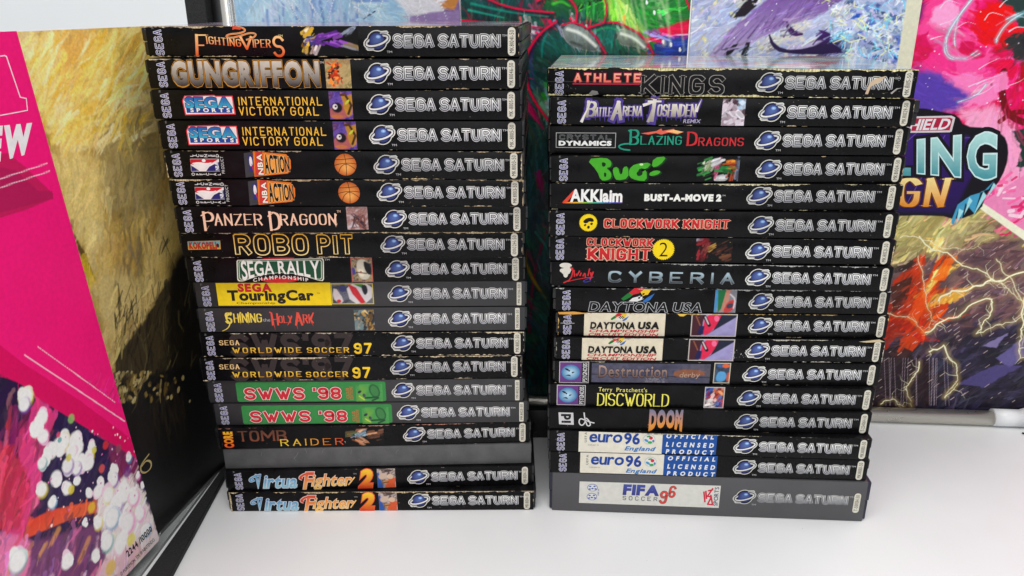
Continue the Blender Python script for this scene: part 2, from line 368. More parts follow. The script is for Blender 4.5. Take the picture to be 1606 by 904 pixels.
def _letter(pl, o, mid, z0, items, name):
    """items: (text, four photo corners bl br tl tr, colour, keywords), laid on the board"""
    P = Print()
    for txt, qd, c, kw in items:
        C = [pl.at(*p) for p in qd]; C = [((a - mid) * 1000, (z - z0) * 1000) for a, z in C]; T = Print()
        if txt.startswith('#'):
            T.poly([pl.at(*p) for p in qd], c, kw.get('layer', 1), sm=kw.get('sm', 0)); T.V = [((a - mid) * 1000, (z - z0) * 1000, zz) for a, z, zz in T.V]
        else:
            T.text(txt, (0, 0, 1000, 1000), (0, 0, 0) if False else c, **kw) if not kw.get('asp') else None
            T.V = [((1 - v) * ((1 - u) * C[0][0] + u * C[1][0]) + v * ((1 - u) * C[2][0] + u * C[3][0]), (1 - v) * ((1 - u) * C[0][1] + u * C[1][1]) + v * ((1 - u) * C[2][1] + u * C[3][1]), zz) for u, v, zz in [(x / 1000, y / 1000, z_) for x, y, z_ in T.V]]
        b = len(P.V); P.V += T.V; P.C += T.C; P.F += [tuple(i + b for i in f) for f in T.F]
    me = P.mesh(name, M['print']); link(name, me, o, rot=(math.pi / 2, 0, 0))
U = .57 / F                                     # about one photo pixel on that plane, in metres
def seg(*v): return np.unique(np.concatenate(v).round(6))
gp = 'art posters standing behind the two piles'
def px2(px, py): return BK.at(px, py)
aA0, aA1 = px2(368, 10)[0], px2(722, 10)[0]; aB1 = px2(1083, 10)[0]; aC1 = px2(1441, 10)[0]; aD1 = px2(1690, 640)[0]
zt = .335
zvis = px2(1100, 125)[1]; zvl = px2(600, 60)[1]
# pale blue poster, far left
A = Art(seg(lsp(aA0, aA1, U * 1.6)), seg(lsp(.004, zvl, .02), lsp(zvl, zt, U * 1.1)), BK.at, U)
A.palette([(170, 205, 225), (195, 222, 236), (150, 190, 220), (215, 228, 240)], 60, 3)
rs = random.Random(2)
A.poly([(600, -20), (730, -20), (720, 60), (690, 60), (640, 20)], (222, 220, 226), soft=6)
for k in range(70):
    x = rs.uniform(410, 560); y = rs.uniform(-15, 34); A.line([(x, y), (x + rs.uniform(-4, 8), y + rs.uniform(10, 30))], rs.uniform(1, 4), rs.choice([(120, 150, 210), (205, 215, 238), (90, 120, 190), (190, 200, 230), (160, 180, 225)]), alpha=.7, soft=2)
for k in range(16):
    x = rs.uniform(380, 600); A.line([(x, -10), (x + rs.uniform(-30, 60), 34)], rs.uniform(.8, 2.5), rs.choice([(225, 235, 225), (235, 240, 245), (150, 190, 215)]), alpha=.8, taper=True)
A.poly([(540, -6), (600, -10), (610, 3), (560, 4)], (120, 150, 205), soft=2); A.line([(570, 30), (588, 18)], 2, (60, 60, 90)); A.poly([(700, 12), (720, -6), (722, 22), (690, 25)], (130, 100, 150), soft=2); A.poly([(690, 10), (712, -10), (724, -10), (712, 16)], (200, 130, 60), soft=2); A.poly([(640, 26), (690, 18), (724, 16), (724, 40), (640, 40)], (150, 125, 175), soft=3)
A.paint(500, (368, -20, 722, 45), (6, 24), (1, 3.5), lambda x, y: 1.2 if x < 560 else .3, seed=3, amp=.3, hue=.06)
for k in range(14): x = rs.uniform(430, 700); A.line([(x, -12), (x + rs.uniform(-20, 40), 34)], rs.uniform(.8, 1.6), (240, 244, 246), alpha=.9, taper=True)
A.mottle(.08, 5, 4)
board('art_poster', 'pale blue and white art poster behind the left pile, beside a black foam post', BK, aA0, aA1, .002, zt, .0, .003, A, group=gp)
# green and magenta poster
A = Art(seg(lsp(aA1 + .0005, aB1, U * 1.1)), seg(lsp(.004, zvis, U * 1.3), lsp(zvis, zt, U)), BK.at, U)
A.palette([(14, 40, 44), (22, 66, 60), (18, 52, 50), (34, 92, 70), (20, 44, 60)], 42, 11, contrast=2)
MG, TE, TD, GN_ = (196, 24, 92), (22, 84, 80), (12, 42, 50), (52, 140, 60)
A.poly([(880, -10), (1085, -10), (1082, 100), (1030, 96), (950, 40), (900, 20)], (48, 120, 62), soft=4, wob=3); A.poly([(950, -10), (975, -10), (1010, 50), (975, 45), (950, 20)], (170, 205, 120), soft=8)
for k in range(22): x = rs.uniform(940, 1080); A.line([(x, -10), (x + rs.uniform(-6, 18), rs.uniform(20, 60))], rs.uniform(1, 4), rs.choice([(90, 190, 80), (60, 160, 70), (160, 215, 120), (30, 100, 60)]), alpha=.6, soft=2)
A.poly([(1015, 52), (1090, 28), (1090, 60), (1030, 68)], MG, soft=4); A.poly([(1025, 70), (1050, 58), (1090, 56), (1090, 110), (1030, 95)], (66, 84, 150), soft=2, c2=(40, 50, 100)); A.line([(1015, 66), (1050, 55), (1090, 54)], 2, (225, 190, 215), sm=2); A.line([(1030, -5), (1042, 70)], 5, (215, 225, 200), alpha=.45, soft=4)
A.poly([(722, -10), (830, -10), (872, 20), (868, 32), (800, 26), (722, 28)], TE, soft=2, wob=2, c2=TD); A.line([(750, -8), (800, 14), (868, 20)], 3, MG, sm=2); A.line([(722, 32), (790, 38), (850, 44)], 3, MG, sm=2)
A.poly([(822, 36), (852, 44), (846, 60), (824, 58)], (210, 205, 215), soft=3)
A.poly([(845, 2), (866, -8), (898, -6), (908, 20), (900, 38), (868, 30)], (40, 110, 56), sm=2, c2=(24, 70, 60)); A.line([(842, 2), (862, -7), (890, -6), (906, 14), (903, 38)], 3, MG, sm=2)
A.line([(910, 12), (950, -6)], 8, (22, 30, 30)); A.line([(906, 18), (946, 2)], 2, (90, 180, 80)); A.poly([(860, 34), (900, 30), (940, 50), (952, 86), (840, 92), (846, 60)], (28, 84, 76), sm=1, wob=2)
A.poly([(882, 38), (900, 35), (925, 48), (946, 84), (905, 78), (882, 62)], (168, 172, 168), sm=2, c2=(110, 118, 112)); A.line([(888, 42), (915, 52), (940, 80)], 3, (215, 218, 212), alpha=.7, soft=3, sm=2); A.line([(880, 40), (902, 34), (928, 48), (950, 84)], 2.4, MG, sm=2)
A.poly([(925, 46), (960, 33), (985, 46), (970, 84), (950, 84)], (30, 96, 84), sm=1, wob=2); A.line([(922, 44), (958, 32), (985, 42), (1012, 60), (1024, 84)], 2.6, MG, sm=2)
A.poly([(965, 46), (985, 44), (1008, 58), (1022, 84), (1000, 74), (968, 72)], (160, 166, 158), sm=2, c2=(100, 112, 100)); A.line([(972, 50), (996, 58), (1014, 76)], 3, (212, 216, 208), alpha=.7, sm=2, soft=3)
A.line([(880, 34), (850, 50), (832, 80), (828, 110), (836, 150), (858, 186)], 14, (20, 66, 70), sm=2, soft=5); A.line([(872, 34), (846, 52), (826, 84), (822, 112), (832, 150), (862, 192)], 4, MG, sm=2, soft=2)
A.line([(818, 60), (815, 110), (826, 160), (850, 200)], 5, (150, 20, 90), sm=2, soft=4); A.poly([(845, 140), (875, 150), (880, 190), (862, 200), (846, 175)], (60, 130, 60), sm=2, soft=2); A.poly([(850, 155), (880, 160), (880, 195), (866, 196), (850, 175)], (140, 146, 142), sm=2, soft=2)
for k in range(70):
    x = rs.uniform(812, 880); y = rs.uniform(190, 620); A.line([(x, y), (x + rs.uniform(-12, 18), y + rs.uniform(20, 60))], rs.uniform(2, 9), rs.choice([(40, 70, 90), (26, 50, 60), (60, 66, 84), (40, 80, 60), (20, 30, 40), (70, 60, 60)]), alpha=.5, soft=5)
A.poly([(838, 270), (848, 268), (858, 300), (846, 300)], (130, 24, 80), soft=4); A.line([(875, 320), (850, 380), (835, 440), (830, 520)], 4, (120, 26, 72), sm=2, soft=3); A.line([(820, 400), (836, 440), (856, 466)], 4, (150, 130, 40), sm=2, soft=3); A.line([(862, 360), (852, 400), (858, 440)], 5, (40, 100, 90), sm=2, soft=3)
def flow(x, y): return .35 + .9 * math.sin(x / 46) + .5 * math.sin(y / 30) if x > 870 else 1.25 + .5 * math.sin(y / 60 + x / 30)
A.paint(1300, (722, -20, 1090, 110), (8, 30), (1.2, 5), flow, seed=5, amp=.55, hue=.2); A.paint(700, (805, 90, 885, 640), (12, 46), (1.5, 7), flow, seed=6, amp=.6, hue=.3)
for Q, w_, c_ in (([(740, 6), (800, 20), (860, 26)], 3, (60, 170, 150)), ([(735, 16), (790, 28)], 2.4, (90, 200, 175)), ([(868, 6), (880, 2), (894, 10)], 4, (110, 200, 90)), ([(858, 50), (850, 70), (850, 90)], 4, (50, 150, 140)), ([(930, 50), (950, 42), (972, 48)], 3, (60, 165, 110)), ([(940, 56), (946, 70)], 4, (40, 140, 120)), ([(836, 70), (832, 100), (838, 130)], 3, (90, 60, 130))): A.line(Q, w_, c_, alpha=.7, sm=2, soft=3, taper=True)
for Q, w_ in (([(842, 2), (862, -7), (890, -6), (906, 14), (903, 38)], 2.6), ([(750, -8), (800, 14), (868, 20)], 2.4), ([(722, 32), (790, 38), (850, 44)], 2.4), ([(880, 40), (902, 34), (928, 48), (950, 84)], 2.2), ([(922, 44), (958, 32), (985, 42), (1012, 60), (1024, 84)], 2.4), ([(872, 34), (846, 52), (826, 84), (822, 112), (832, 150), (862, 192)], 3.4), ([(946, -10), (952, 14), (948, 34)], 2.2), ([(1072, -10), (1084, 20)], 2.6)): A.line([(x + 2, y + 3) for x, y in Q], w_ * 1.8, (50, 10, 44), sm=2, alpha=.7, soft=3); A.line(Q, w_ * .8, (200, 24, 92), sm=2, soft=1.4)
A.poly([(884, 40), (900, 37), (925, 50), (944, 82), (905, 76), (884, 62)], (150, 156, 154), sm=2, c2=(84, 92, 88), alpha=.75); A.line([(890, 46), (912, 52), (934, 72)], 4, (232, 234, 228), alpha=.85, soft=3, sm=2); A.line([(896, 66), (912, 72)], 3, (60, 66, 64), alpha=.8, soft=3)
A.poly([(967, 48), (985, 46), (1006, 60), (1019, 82), (1000, 72), (970, 70)], (144, 152, 144), sm=2, c2=(80, 90, 80), alpha=.75); A.line([(974, 53), (994, 59), (1010, 74)], 3.4, (230, 234, 226), alpha=.85, sm=2, soft=3)
for k in range(10): x = rs.uniform(950, 1075); A.line([(x, -14), (x + rs.uniform(4, 22), rs.uniform(20, 90))], rs.uniform(1, 4), (210, 225, 190), alpha=.35, soft=4)
for x, y in ((1014, 4), (1026, 20), (1052, 70), (1040, 66), (1066, 78)): A.blob((x, y), 1.6, 3, .2, (240, 245, 240))
A.mottle(.16, 4, 9); A.punch(1.35, 1.2, 1.25)
board('art_poster', 'dark green art poster with magenta outlines, seen between and above the two piles', BK, aA1 + .0005, aB1, .002, zt, .001, .003, A, group=gp)
# lavender and ice poster with a cream border
zc = px2(1300, 150)[1]
A = Art(seg(lsp(aB1 + .0005, aC1, U * .9)), seg(lsp(.004, zc, .02), lsp(zc, zt, U * .9)), BK.at, U)
A.palette([(170, 178, 205), (205, 208, 224), (190, 198, 222), (225, 222, 214), (180, 190, 220)], 30, 21, contrast=2)
for k in range(46): A.blob((rs.uniform(1084, 1200), rs.uniform(-10, 100)), rs.uniform(1, 6), rs.uniform(1, 3), rs.uniform(0, 3), rs.choice([(232, 228, 176), (225, 225, 200), (240, 240, 245)]), alpha=.7)
A.poly([(1108, 90), (1140, 50), (1180, 18), (1210, -10), (1330, -10), (1290, 20), (1230, 40), (1190, 60), (1130, 92)], (140, 112, 166), soft=3, wob=3, c2=(196, 186, 212)); 
for k in range(34): x = rs.uniform(1110, 1270); A.line([(x, 84 - (x - 1110) * .4), (x + rs.uniform(15, 40), 50 - (x - 1110) * .4)], rs.uniform(1, 3), rs.choice([(110, 84, 140), (175, 150, 195), (214, 205, 225), (90, 70, 120)]), alpha=.6, soft=2, taper=True)
A.poly([(1148, 28), (1160, 10), (1178, -10), (1188, -10), (1186, 8), (1166, 26)], (46, 34, 48), soft=2); A.poly([(1230, 30), (1240, 46), (1262, 54), (1240, 58), (1230, 46)], (90, 62, 112), soft=1.5, sm=1)
A.poly([(1202, 48), (1206, 72), (1224, 84), (1330, 86), (1322, 66), (1300, 52), (1276, 44), (1290, 56), (1240, 78), (1212, 74)], (84, 58, 112), soft=1.5, sm=1, c2=(64, 44, 92)); A.poly([(1236, 72), (1290, 62), (1270, 74), (1236, 82)], (205, 200, 222), soft=3)
A.poly([(1132, 86), (1148, 70), (1156, 68), (1142, 90)], (40, 32, 44), soft=1.5); A.poly([(1160, 86), (1168, 66), (1174, 66), (1170, 90)], (40, 32, 44), soft=1.5)
for k in range(120):
    x, y = rs.uniform(1318, 1420), rs.uniform(-12, 104); r = rs.uniform(3, 11); a = rs.uniform(0, 3); A.poly([(x + r * rs.uniform(.5, 1.3) * math.cos(a + t), y + r * rs.uniform(.3, .9) * math.sin(a + t)) for t in (0, 1.6, 3, 4.4)], rs.choice([(120, 140, 190), (90, 108, 150), (176, 190, 215), (150, 165, 190), (70, 84, 116), (60, 110, 190), (210, 220, 228)]), soft=1.5, alpha=.85)
for k in range(46): x, y = rs.uniform(1300, 1416), rs.uniform(-12, 80); A.line([(x, y), (x + rs.uniform(-14, 14), y + rs.uniform(2, 10)), (x + rs.uniform(-16, 16), y + rs.uniform(8, 18))], rs.uniform(.8, 2), rs.choice([(232, 236, 190), (225, 235, 240), (150, 215, 235)]), alpha=.9)
for k in range(60): A.blob((rs.uniform(1084, 1420), rs.uniform(-10, 100)), .8, .8, 0, (245, 245, 250))
A.paint(700, (1084, -20, 1330, 110), (6, 30), (1, 4), lambda x, y: -.55, seed=8, amp=.35, hue=.08); A.paint(500, (1300, -20, 1420, 110), (3, 14), (1, 3.5), lambda x, y: (x * 7 + y * 3) % 3, jit=1, seed=9, amp=.6, hue=.15)
for k in range(34): x, y = rs.uniform(1306, 1416), rs.uniform(-12, 84); A.line([(x, y), (x + rs.uniform(-14, 14), y + rs.uniform(2, 10)), (x + rs.uniform(-16, 16), y + rs.uniform(8, 18))], rs.uniform(.7, 1.5), rs.choice([(236, 238, 200), (228, 238, 244), (150, 215, 238)]), alpha=.95)
A.poly([(1202, 48), (1206, 72), (1224, 84), (1300, 84), (1322, 80), (1300, 66), (1240, 80), (1214, 72)], (62, 42, 90), soft=1.5, sm=1)
A.poly([(1421, -20), (1447, -20), (1424, 130), (1398, 130)], (222, 220, 205), soft=1)
A.mottle(.06, 4, 9); A.punch(1.3, 1.35, 1.12)
board('art_poster', 'lavender and icy blue art poster with a cream right border, behind the right pile', BK, aB1 + .0005, aC1, .002, zt, .0045, .003, A, group=gp)
# pink poster with the title banner, and the storm picture below it
a0 = px2(1340, 400)[0]
A = Art(seg(lsp(a0, aD1, U * .85)), seg(lsp(.003, zt, U * .85)), BK.at, U)
A.palette([(222, 20, 96), (236, 70, 140), (206, 14, 84), (240, 120, 176), (214, 30, 110)], 55, 31, contrast=1.9)
for Q, c_ in (([(1432, 20), (1470, -20), (1540, -20), (1520, 30), (1480, 60), (1440, 70)], (238, 96, 160)), ([(1450, 30), (1490, 0), (1505, 30), (1480, 50)], (248, 170, 208)), ([(1520, 30), (1560, -10), (1600, 20), (1570, 50), (1606, 64), (1560, 80), (1530, 60)], (222, 20, 44)), ([(1570, 30), (1600, 40), (1620, 60), (1590, 60)], (240, 40, 50)), ([(1440, 90), (1480, 70), (1520, 96), (1560, 90), (1600, 120), (1560, 150), (1500, 140), (1450, 130)], (234, 80, 150)), ([(1470, 130), (1520, 110), (1570, 130), (1560, 160), (1500, 164)], (244, 150, 196)), ([(1540, 96), (1580, 90), (1600, 110), (1570, 130)], (214, 16, 80)), ([(1425, 110), (1470, 110), (1490, 140), (1440, 170), (1418, 170)], (120, 96, 184)), ([(1500, 60), (1530, 64), (1540, 90), (1505, 96)], (206, 10, 90))): A.poly(Q, c_, soft=5, sm=1, wob=9, alpha=.9)
A.poly([(1540, -20), (1640, -20), (1640, 60), (1596, 40), (1580, 10)], (50, 74, 70), soft=3, wob=6); A.poly([(1560, 60), (1640, 40), (1640, 120), (1600, 100)], (60, 60, 62), soft=4, wob=6); A.poly([(1430, 108), (1470, 118), (1520, 150), (1500, 175), (1420, 180)], (104, 80, 170), soft=10, wob=4); A.poly([(1418, 60), (1444, 30), (1452, -20), (1440, -20)], (110, 30, 110), soft=8)
A.poly([(1500, 172), (1560, 168), (1600, 205), (1640, 250), (1640, 300), (1560, 300)], (236, 170, 200), soft=10, wob=8); A.poly([(1586, 205), (1640, 190), (1640, 262), (1590, 262), (1600, 235)], (40, 66, 60), soft=2, wob=4); A.line([(1572, 112), (1568, 150), (1580, 186), (1640, 200)], 9, (120, 12, 34), sm=2); A.line([(1566, 190), (1590, 172), (1640, 182)], 7, (130, 14, 36), sm=2); A.poly([(1596, 100), (1640, 90), (1640, 130), (1600, 126)], (176, 14, 50), soft=2, wob=4)
for Q in ([(1530, -15), (1505, 20), (1478, 60), (1480, 92), (1510, 94), (1530, 80)], [(1500, 30), (1492, 70), (1508, 98), (1534, 84)], [(1560, 66), (1572, 40), (1600, 20), (1640, 10)], [(1560, 40), (1590, 22), (1640, 6)], [(1500, 160), (1530, 150), (1544, 132)]): A.line(Q, 4, (120, 190, 200), alpha=.55, sm=3, soft=3); A.line(Q, 1.2, (225, 240, 240), alpha=.8, sm=3)
for k in range(70): A.blob((rs.uniform(1430, 1620), rs.uniform(-10, 330)), rs.uniform(.5, 1.3), rs.uniform(.5, 1.1), 0, (250, 225, 240))
A.paint(900, (1418, -20, 1640, 320), (12, 44), (1.2, 5), lambda x, y: -.6 + 1.2 * math.sin(x / 58 + y / 85), seed=12, amp=.24, hue=.1, jit=.12, alpha=(.25, .6))
for Q, c_ in (([(1458, 30), (1486, -6), (1500, 22), (1480, 46)], (250, 176, 212)), ([(1530, 26), (1562, 0), (1590, 22), (1566, 30), (1600, 52), (1568, 50), (1580, 72), (1544, 56)], (226, 22, 40)), ([(1486, 76), (1522, 92), (1556, 84), (1540, 112), (1500, 116)], (242, 110, 170)), ([(1436, 60), (1452, 50), (1462, 80), (1446, 96)], (206, 14, 96)), ([(1552, 120), (1576, 112), (1584, 136), (1560, 148)], (250, 160, 204)), ([(1600, 60), (1640, 40), (1640, 90), (1612, 96)], (44, 48, 52)), ([(1560, -14), (1600, -20), (1640, 10), (1606, 26), (1580, 6)], (52, 70, 68))): A.poly(Q, c_, soft=2, wob=6, alpha=.8)
for Q in ([(1528, -8), (1502, 24), (1480, 60), (1484, 90), (1512, 92)], [(1560, 62), (1574, 38), (1604, 20)]): A.line(Q, 5, (150, 205, 214), alpha=.45, sm=3, soft=4); A.line(Q, 1.2, (232, 244, 244), alpha=.85, sm=3, taper=True)
for k in range(12): x, y = rs.uniform(1440, 1600), rs.uniform(-10, 150); A.line([(x, y), (x + rs.uniform(6, 20), y - rs.uniform(4, 14)), (x + rs.uniform(20, 44), y - rs.uniform(0, 20))], rs.uniform(.8, 2), (226, 236, 242), alpha=.75, sm=2, taper=True)
# lower picture
S_ = [(1330, 318), (1500, 342), (1530, 320), (1640, 392), (1640, 680), (1330, 680)]
A.poly(S_, (182, 172, 120), soft=1, c2=(150, 120, 100))
A.poly([(1330, 420), (1450, 400), (1520, 360), (1560, 350), (1640, 400), (1640, 690), (1330, 690)], (126, 96, 98), soft=40, c2=(48, 38, 58), wob=14); A.poly([(1330, 560), (1450, 560), (1530, 520), (1640, 470), (1640, 690), (1330, 690)], (52, 44, 66), soft=34, c2=(24, 20, 34), wob=12)
n0 = A.c.copy()
for k in range(900):
    y = rs.uniform(330, 640); x = rs.uniform(1340, 1640)
    t = (y - 330) / 310
    c_ = rs.choice([(196, 186, 128), (160, 146, 96), (206, 200, 150)]) if t < .2 + (1500 - x) / 1500 else rs.choice([(120, 100, 104), (150, 120, 110), (96, 76, 86), (84, 56, 66)]) if t < .55 else rs.choice([(58, 50, 74), (34, 30, 44), (80, 74, 104), (48, 36, 50), (26, 24, 34)])
    if x > 1500 and y < 342 + (x - 1530) * .7 + 14: continue
    L_ = rs.uniform(8, 26); A.line([(x, y), (x + L_, y - L_ * rs.uniform(.3, .9))], rs.uniform(3, 10), c_, alpha=.42, soft=6)
OR_ = (196, 70, 28)
for Q, c_ in (([(1395, 500), (1400, 440), (1450, 388), (1445, 440), (1470, 430), (1420, 520)], OR_), ([(1400, 560), (1470, 400), (1492, 396), (1470, 452), (1500, 450), (1480, 490), (1420, 560)], (208, 84, 30)), ([(1370, 520), (1396, 470), (1440, 500), (1400, 530), (1380, 560)], (168, 52, 26)), ([(1440, 470), (1468, 418), (1510, 412), (1470, 440)], (232, 190, 110)), ([(1460, 462), (1530, 446), (1500, 470), (1450, 480)], (226, 176, 90)), ([(1396, 520), (1440, 500), (1520, 492), (1450, 512)], (190, 60, 30)), ([(1420, 515), (1474, 534), (1440, 534)], (200, 60, 40)), ([(1395, 450), (1430, 430), (1420, 470), (1400, 490)], (70, 40, 30)), ([(1400, 420), (1440, 400), (1420, 425)], (60, 44, 40)), ([(1450, 372), (1480, 372), (1470, 400)], (236, 205, 130)), ([(1340, 560), (1410, 540), (1450, 560), (1452, 600), (1440, 636), (1340, 640)], (50, 34, 40)), ([(1446, 560), (1476, 590), (1480, 604), (1462, 600), (1456, 636), (1446, 636)], (48, 26, 34))): A.poly(Q, c_, soft=1.5, wob=2, alpha=.92)
PY = (236, 234, 206)
A.paint(1800, (1345, 325, 1640, 645), (6, 34), (1, 6), lambda x, y: -.62 + .25 * math.sin(x / 30), seed=14, amp=.6, hue=.14)
for Q, c_ in (([(1560, 560), (1640, 500), (1640, 530), (1580, 575)], (120, 112, 160)), ([(1500, 600), (1560, 570), (1600, 572), (1540, 606)], (96, 88, 136)), ([(1540, 540), (1580, 520), (1560, 545)], (150, 140, 180)), ([(1460, 440), (1480, 405), (1500, 400), (1478, 440)], (236, 120, 50)), ([(1420, 500), (1448, 440), (1452, 470), (1436, 510)], (226, 100, 40))): A.poly(Q, c_, soft=2, wob=3, alpha=.8)
NB = 0
for Q, w_ in (([(1410, 372), (1450, 376), (1500, 388), (1560, 372)], 2), ([(1440, 370), (1490, 400), (1530, 420), (1552, 440), (1580, 452), (1606, 470), (1640, 480)], 3), ([(1470, 470), (1500, 455), (1540, 446), (1552, 436), (1560, 440), (1640, 405)], 4), ([(1450, 520), (1500, 496), (1553, 468), (1552, 488), (1540, 505), (1529, 522), (1570, 508), (1606, 488), (1640, 480)], 4), ([(1606, 462), (1602, 500), (1600, 530), (1598, 560), (1640, 520)], 4), ([(1456, 550), (1478, 540), (1498, 570), (1500, 590), (1480, 620)], 4), ([(1440, 566), (1424, 600), (1420, 604), (1428, 636)], 3), ([(1380, 632), (1400, 624), (1416, 636)], 2.4), ([(1560, 405), (1575, 430), (1600, 470)], 1.4), ([(1480, 622), (1500, 600)], 3), ([(1438, 400), (1450, 470), (1460, 500), (1456, 520)], 1.3), ([(1390, 490), (1430, 500), (1448, 520)], 1.4)):
    NB += 1; A.bolt(Q, w_ * .62, PY, (214, 190, 130), NB)
for k in range(150): x, y = rs.uniform(1370, 1640), rs.uniform(380, 630); l = rs.uniform(2, 9); A.line([(x, y), (x + l, y - l * .7)], rs.uniform(.6, 1.3), (214, 196, 190), alpha=.7)
for k in range(18): x = rs.uniform(1380, 1500); A.line([(x, 560), (x + rs.uniform(-4, 4), 634)], .7, (196, 180, 190), alpha=.5)
A.poly([(1530, 322), (1640, 250), (1640, 395)], (226, 150, 186), soft=1)
for k in range(34): x, y = rs.uniform(1560, 1630), rs.uniform(280, 370); A.line([(x, y), (x + rs.uniform(5, 20), y + rs.uniform(-12, 4))], rs.uniform(2, 6), rs.choice([(214, 40, 110), (245, 220, 228), (236, 120, 170)]), alpha=.8)
A.poly([(1523, 318), (1534, 314), (1640, 385), (1640, 402)], (232, 230, 210), soft=1)
A.poly([(1340, 170), (1400, 172), (1440, 168), (1480, 176), (1500, 180), (1510, 198), (1545, 200), (1572, 210), (1580, 232), (1576, 262), (1560, 292), (1545, 302), (1536, 330), (1500, 345), (1470, 336), (1340, 340)], (18, 8, 26), soft=1.5, sm=1)
A.poly([(1340, 206), (1500, 208), (1520, 215), (1528, 262), (1500, 320), (1490, 334), (1340, 330)], (66, 36, 116), soft=6, c2=(44, 22, 84)); 
for Q in ([(1490, 345), (1490, 350), (1494, 352), (1500, 330), (1506, 344), (1512, 318), (1526, 334), (1536, 300), (1548, 296), (1556, 284), (1540, 300), (1520, 306), (1500, 320)],): A.poly(Q, (90, 160, 190), soft=1)
for Q in ([(1497, 352), (1502, 326), (1509, 330)], [(1510, 336), (1518, 308), (1523, 314)], [(1524, 338), (1540, 300), (1545, 306)], [(1545, 310), (1556, 286), (1560, 290)]): A.poly(Q, (170, 215, 220), soft=.8)
for Q in ([(1440, 204), (1400, 240), (1380, 300)], [(1545, 215), (1500, 216)], [(1480, 212), (1420, 320)]): A.line(Q, .8, (150, 120, 200), alpha=.7, sm=2)
A.mottle(.08, 4, 19); A.punch(1.12, 1.2, 1.15)
o, mid, z0 = board('art_poster', 'magenta art poster with icy and gold title banner above a storm picture', BK, a0, aD1, .002, zt, .002, .003, A, group=gp)
IC = ((176, 222, 218), (70, 150, 160))
lettering(BK, o, mid, z0, [
    ('#', [(1350, 184), (1490, 181), (1496, 184), (1490, 207), (1350, 209)], (214, 206, 210), dict(layer=1)), ('#', [(1350, 187), (1487, 184), (1492, 186), (1487, 204), (1350, 206)], (176, 24, 66), dict(layer=2)),
    ('SHIELD', [(1412, 204), (1484, 202), (1414, 188), (1490, 186)], (232, 224, 228), dict(layer=3, off=.03, shear=.1, sp=.09)),
    ('CHILL', [(1230, 270), (1428, 272), (1230, 222), (1428, 220)], IC, dict(layer=5, off=.04, sp=.1, outl=((.05, (12, 6, 20)),))),
    ('ING', [(1434, 268), (1562, 278), (1434, 222), (1564, 210)], IC, dict(layer=5, off=.03, sp=.12, outl=((.1, (12, 6, 20)), (.03, (205, 232, 232))))),
    ('REI', [(1310, 318), (1400, 320), (1310, 282), (1400, 282)], ((250, 220, 130), (226, 140, 40)), dict(layer=5, style='R', w=.22, con=.7, serif=.8, sp=.2)),
    ('GN', [(1408, 321), (1476, 322), (1408, 281), (1488, 280)], ((250, 226, 150), (230, 140, 36)), dict(layer=5, style='R', w=.2, con=.8, serif=.8, sp=.3, outl=((.04, (120, 60, 20)),)))])
# a few crumbs of dust on the table
P = Print(); rs = random.Random(77)
for _ in range(46):
    x, y, r = rs.uniform(-180, 420), rs.uniform(330, 480), rs.uniform(.12, .5) * rs.choice((.5, .6, 1)); P.poly([(x + r * math.cos(t) * rs.uniform(.6, 1.2), y + r * math.sin(t) * rs.uniform(.6, 1.2)) for t in (0, 1.2, 2.3, 3.6, 5)], rs.choice([(150, 150, 150), (110, 105, 100), (180, 178, 175)]), 0)
d = link('dust', P.mesh('dust')); tag(d, kind='stuff'); d['label'] = 'specks of dust on the white table'
# the rail in front of the posters
RAIL = Plane((.2642, .5125), (math.cos(-.077), math.sin(-.077)))
def rl(px, py=652): return RAIL.at(px, py)[0]
o = link('poster_rail', None); tag(o, 'round brushed steel rail lying at the foot of the posters, with a white end sleeve', 'rail')
A1 = RAIL.xyz(-.52, .0056); B1_ = RAIL.xyz(rl(1559), .0056); C1 = RAIL.xyz(rl(1600), .0056); D1 = RAIL.xyz(rl(1640), .0056)
link('rail_tube', tube('rail_tube', A1, B1_, .0054, M['steel'], 36), o); link('end_sleeve', tube('end_sleeve', RAIL.xyz(rl(1556), .0063), C1 + np.array([0, 0, .0007]), .0063, M['white'], 36), o)
link('end_sleeve', tube('end_sleeve', C1 + np.array([0, 0, .0007]), D1 + np.array([0, 0, .003]), .0062, M['white'], 36, r2=.0095), o)
cb = link('curled_wire', tube('curled_wire', RAIL.xyz(rl(1593), .0008, .012), RAIL.xyz(rl(1620), .0008, .014), .0007, M['foam'], 8)); tag(cb, 'short dark wire end lying on the table under the white sleeve', 'wire')
# foam post and steel edge, far left
o = link('foam_post', None, None, tuple(BK.xyz(px2(318, 10)[0], 0, -.0))); tag(o, 'tall black foam edge post at the far left end of the posters', 'post'); o.rotation_euler = (0, 0, -.077)
hw = (px2(343, 10)[0] - px2(293, 10)[0]) / 2; link('foam_strip', boxmesh('foam_strip', -hw, hw * .35, -.004, .03, 0, .42, M['foam'], .002), o); link('inner_strip', boxmesh('inner_strip', hw * .37, hw, .004, .03, 0, .42, M['shell'], .001), o)
o = link('frame_edge', None, None, tuple(BK.xyz((px2(343, 10)[0] + px2(369, 10)[0]) / 2, 0, 0))); tag(o, 'narrow steel frame edge with acrylic lip, beside the foam post', 'frame'); o.rotation_euler = (0, 0, -.077)
hw = (px2(369, 10)[0] - px2(345, 10)[0]) / 2; link('steel_channel', boxmesh('steel_channel', -hw, 0, .001, .01, 0, .42, M['steel'], .001), o); link('acrylic_lip', boxmesh('acrylic_lip', .0004, hw, -.001, .008, 0, .42, M['acryl'], .0008), o)
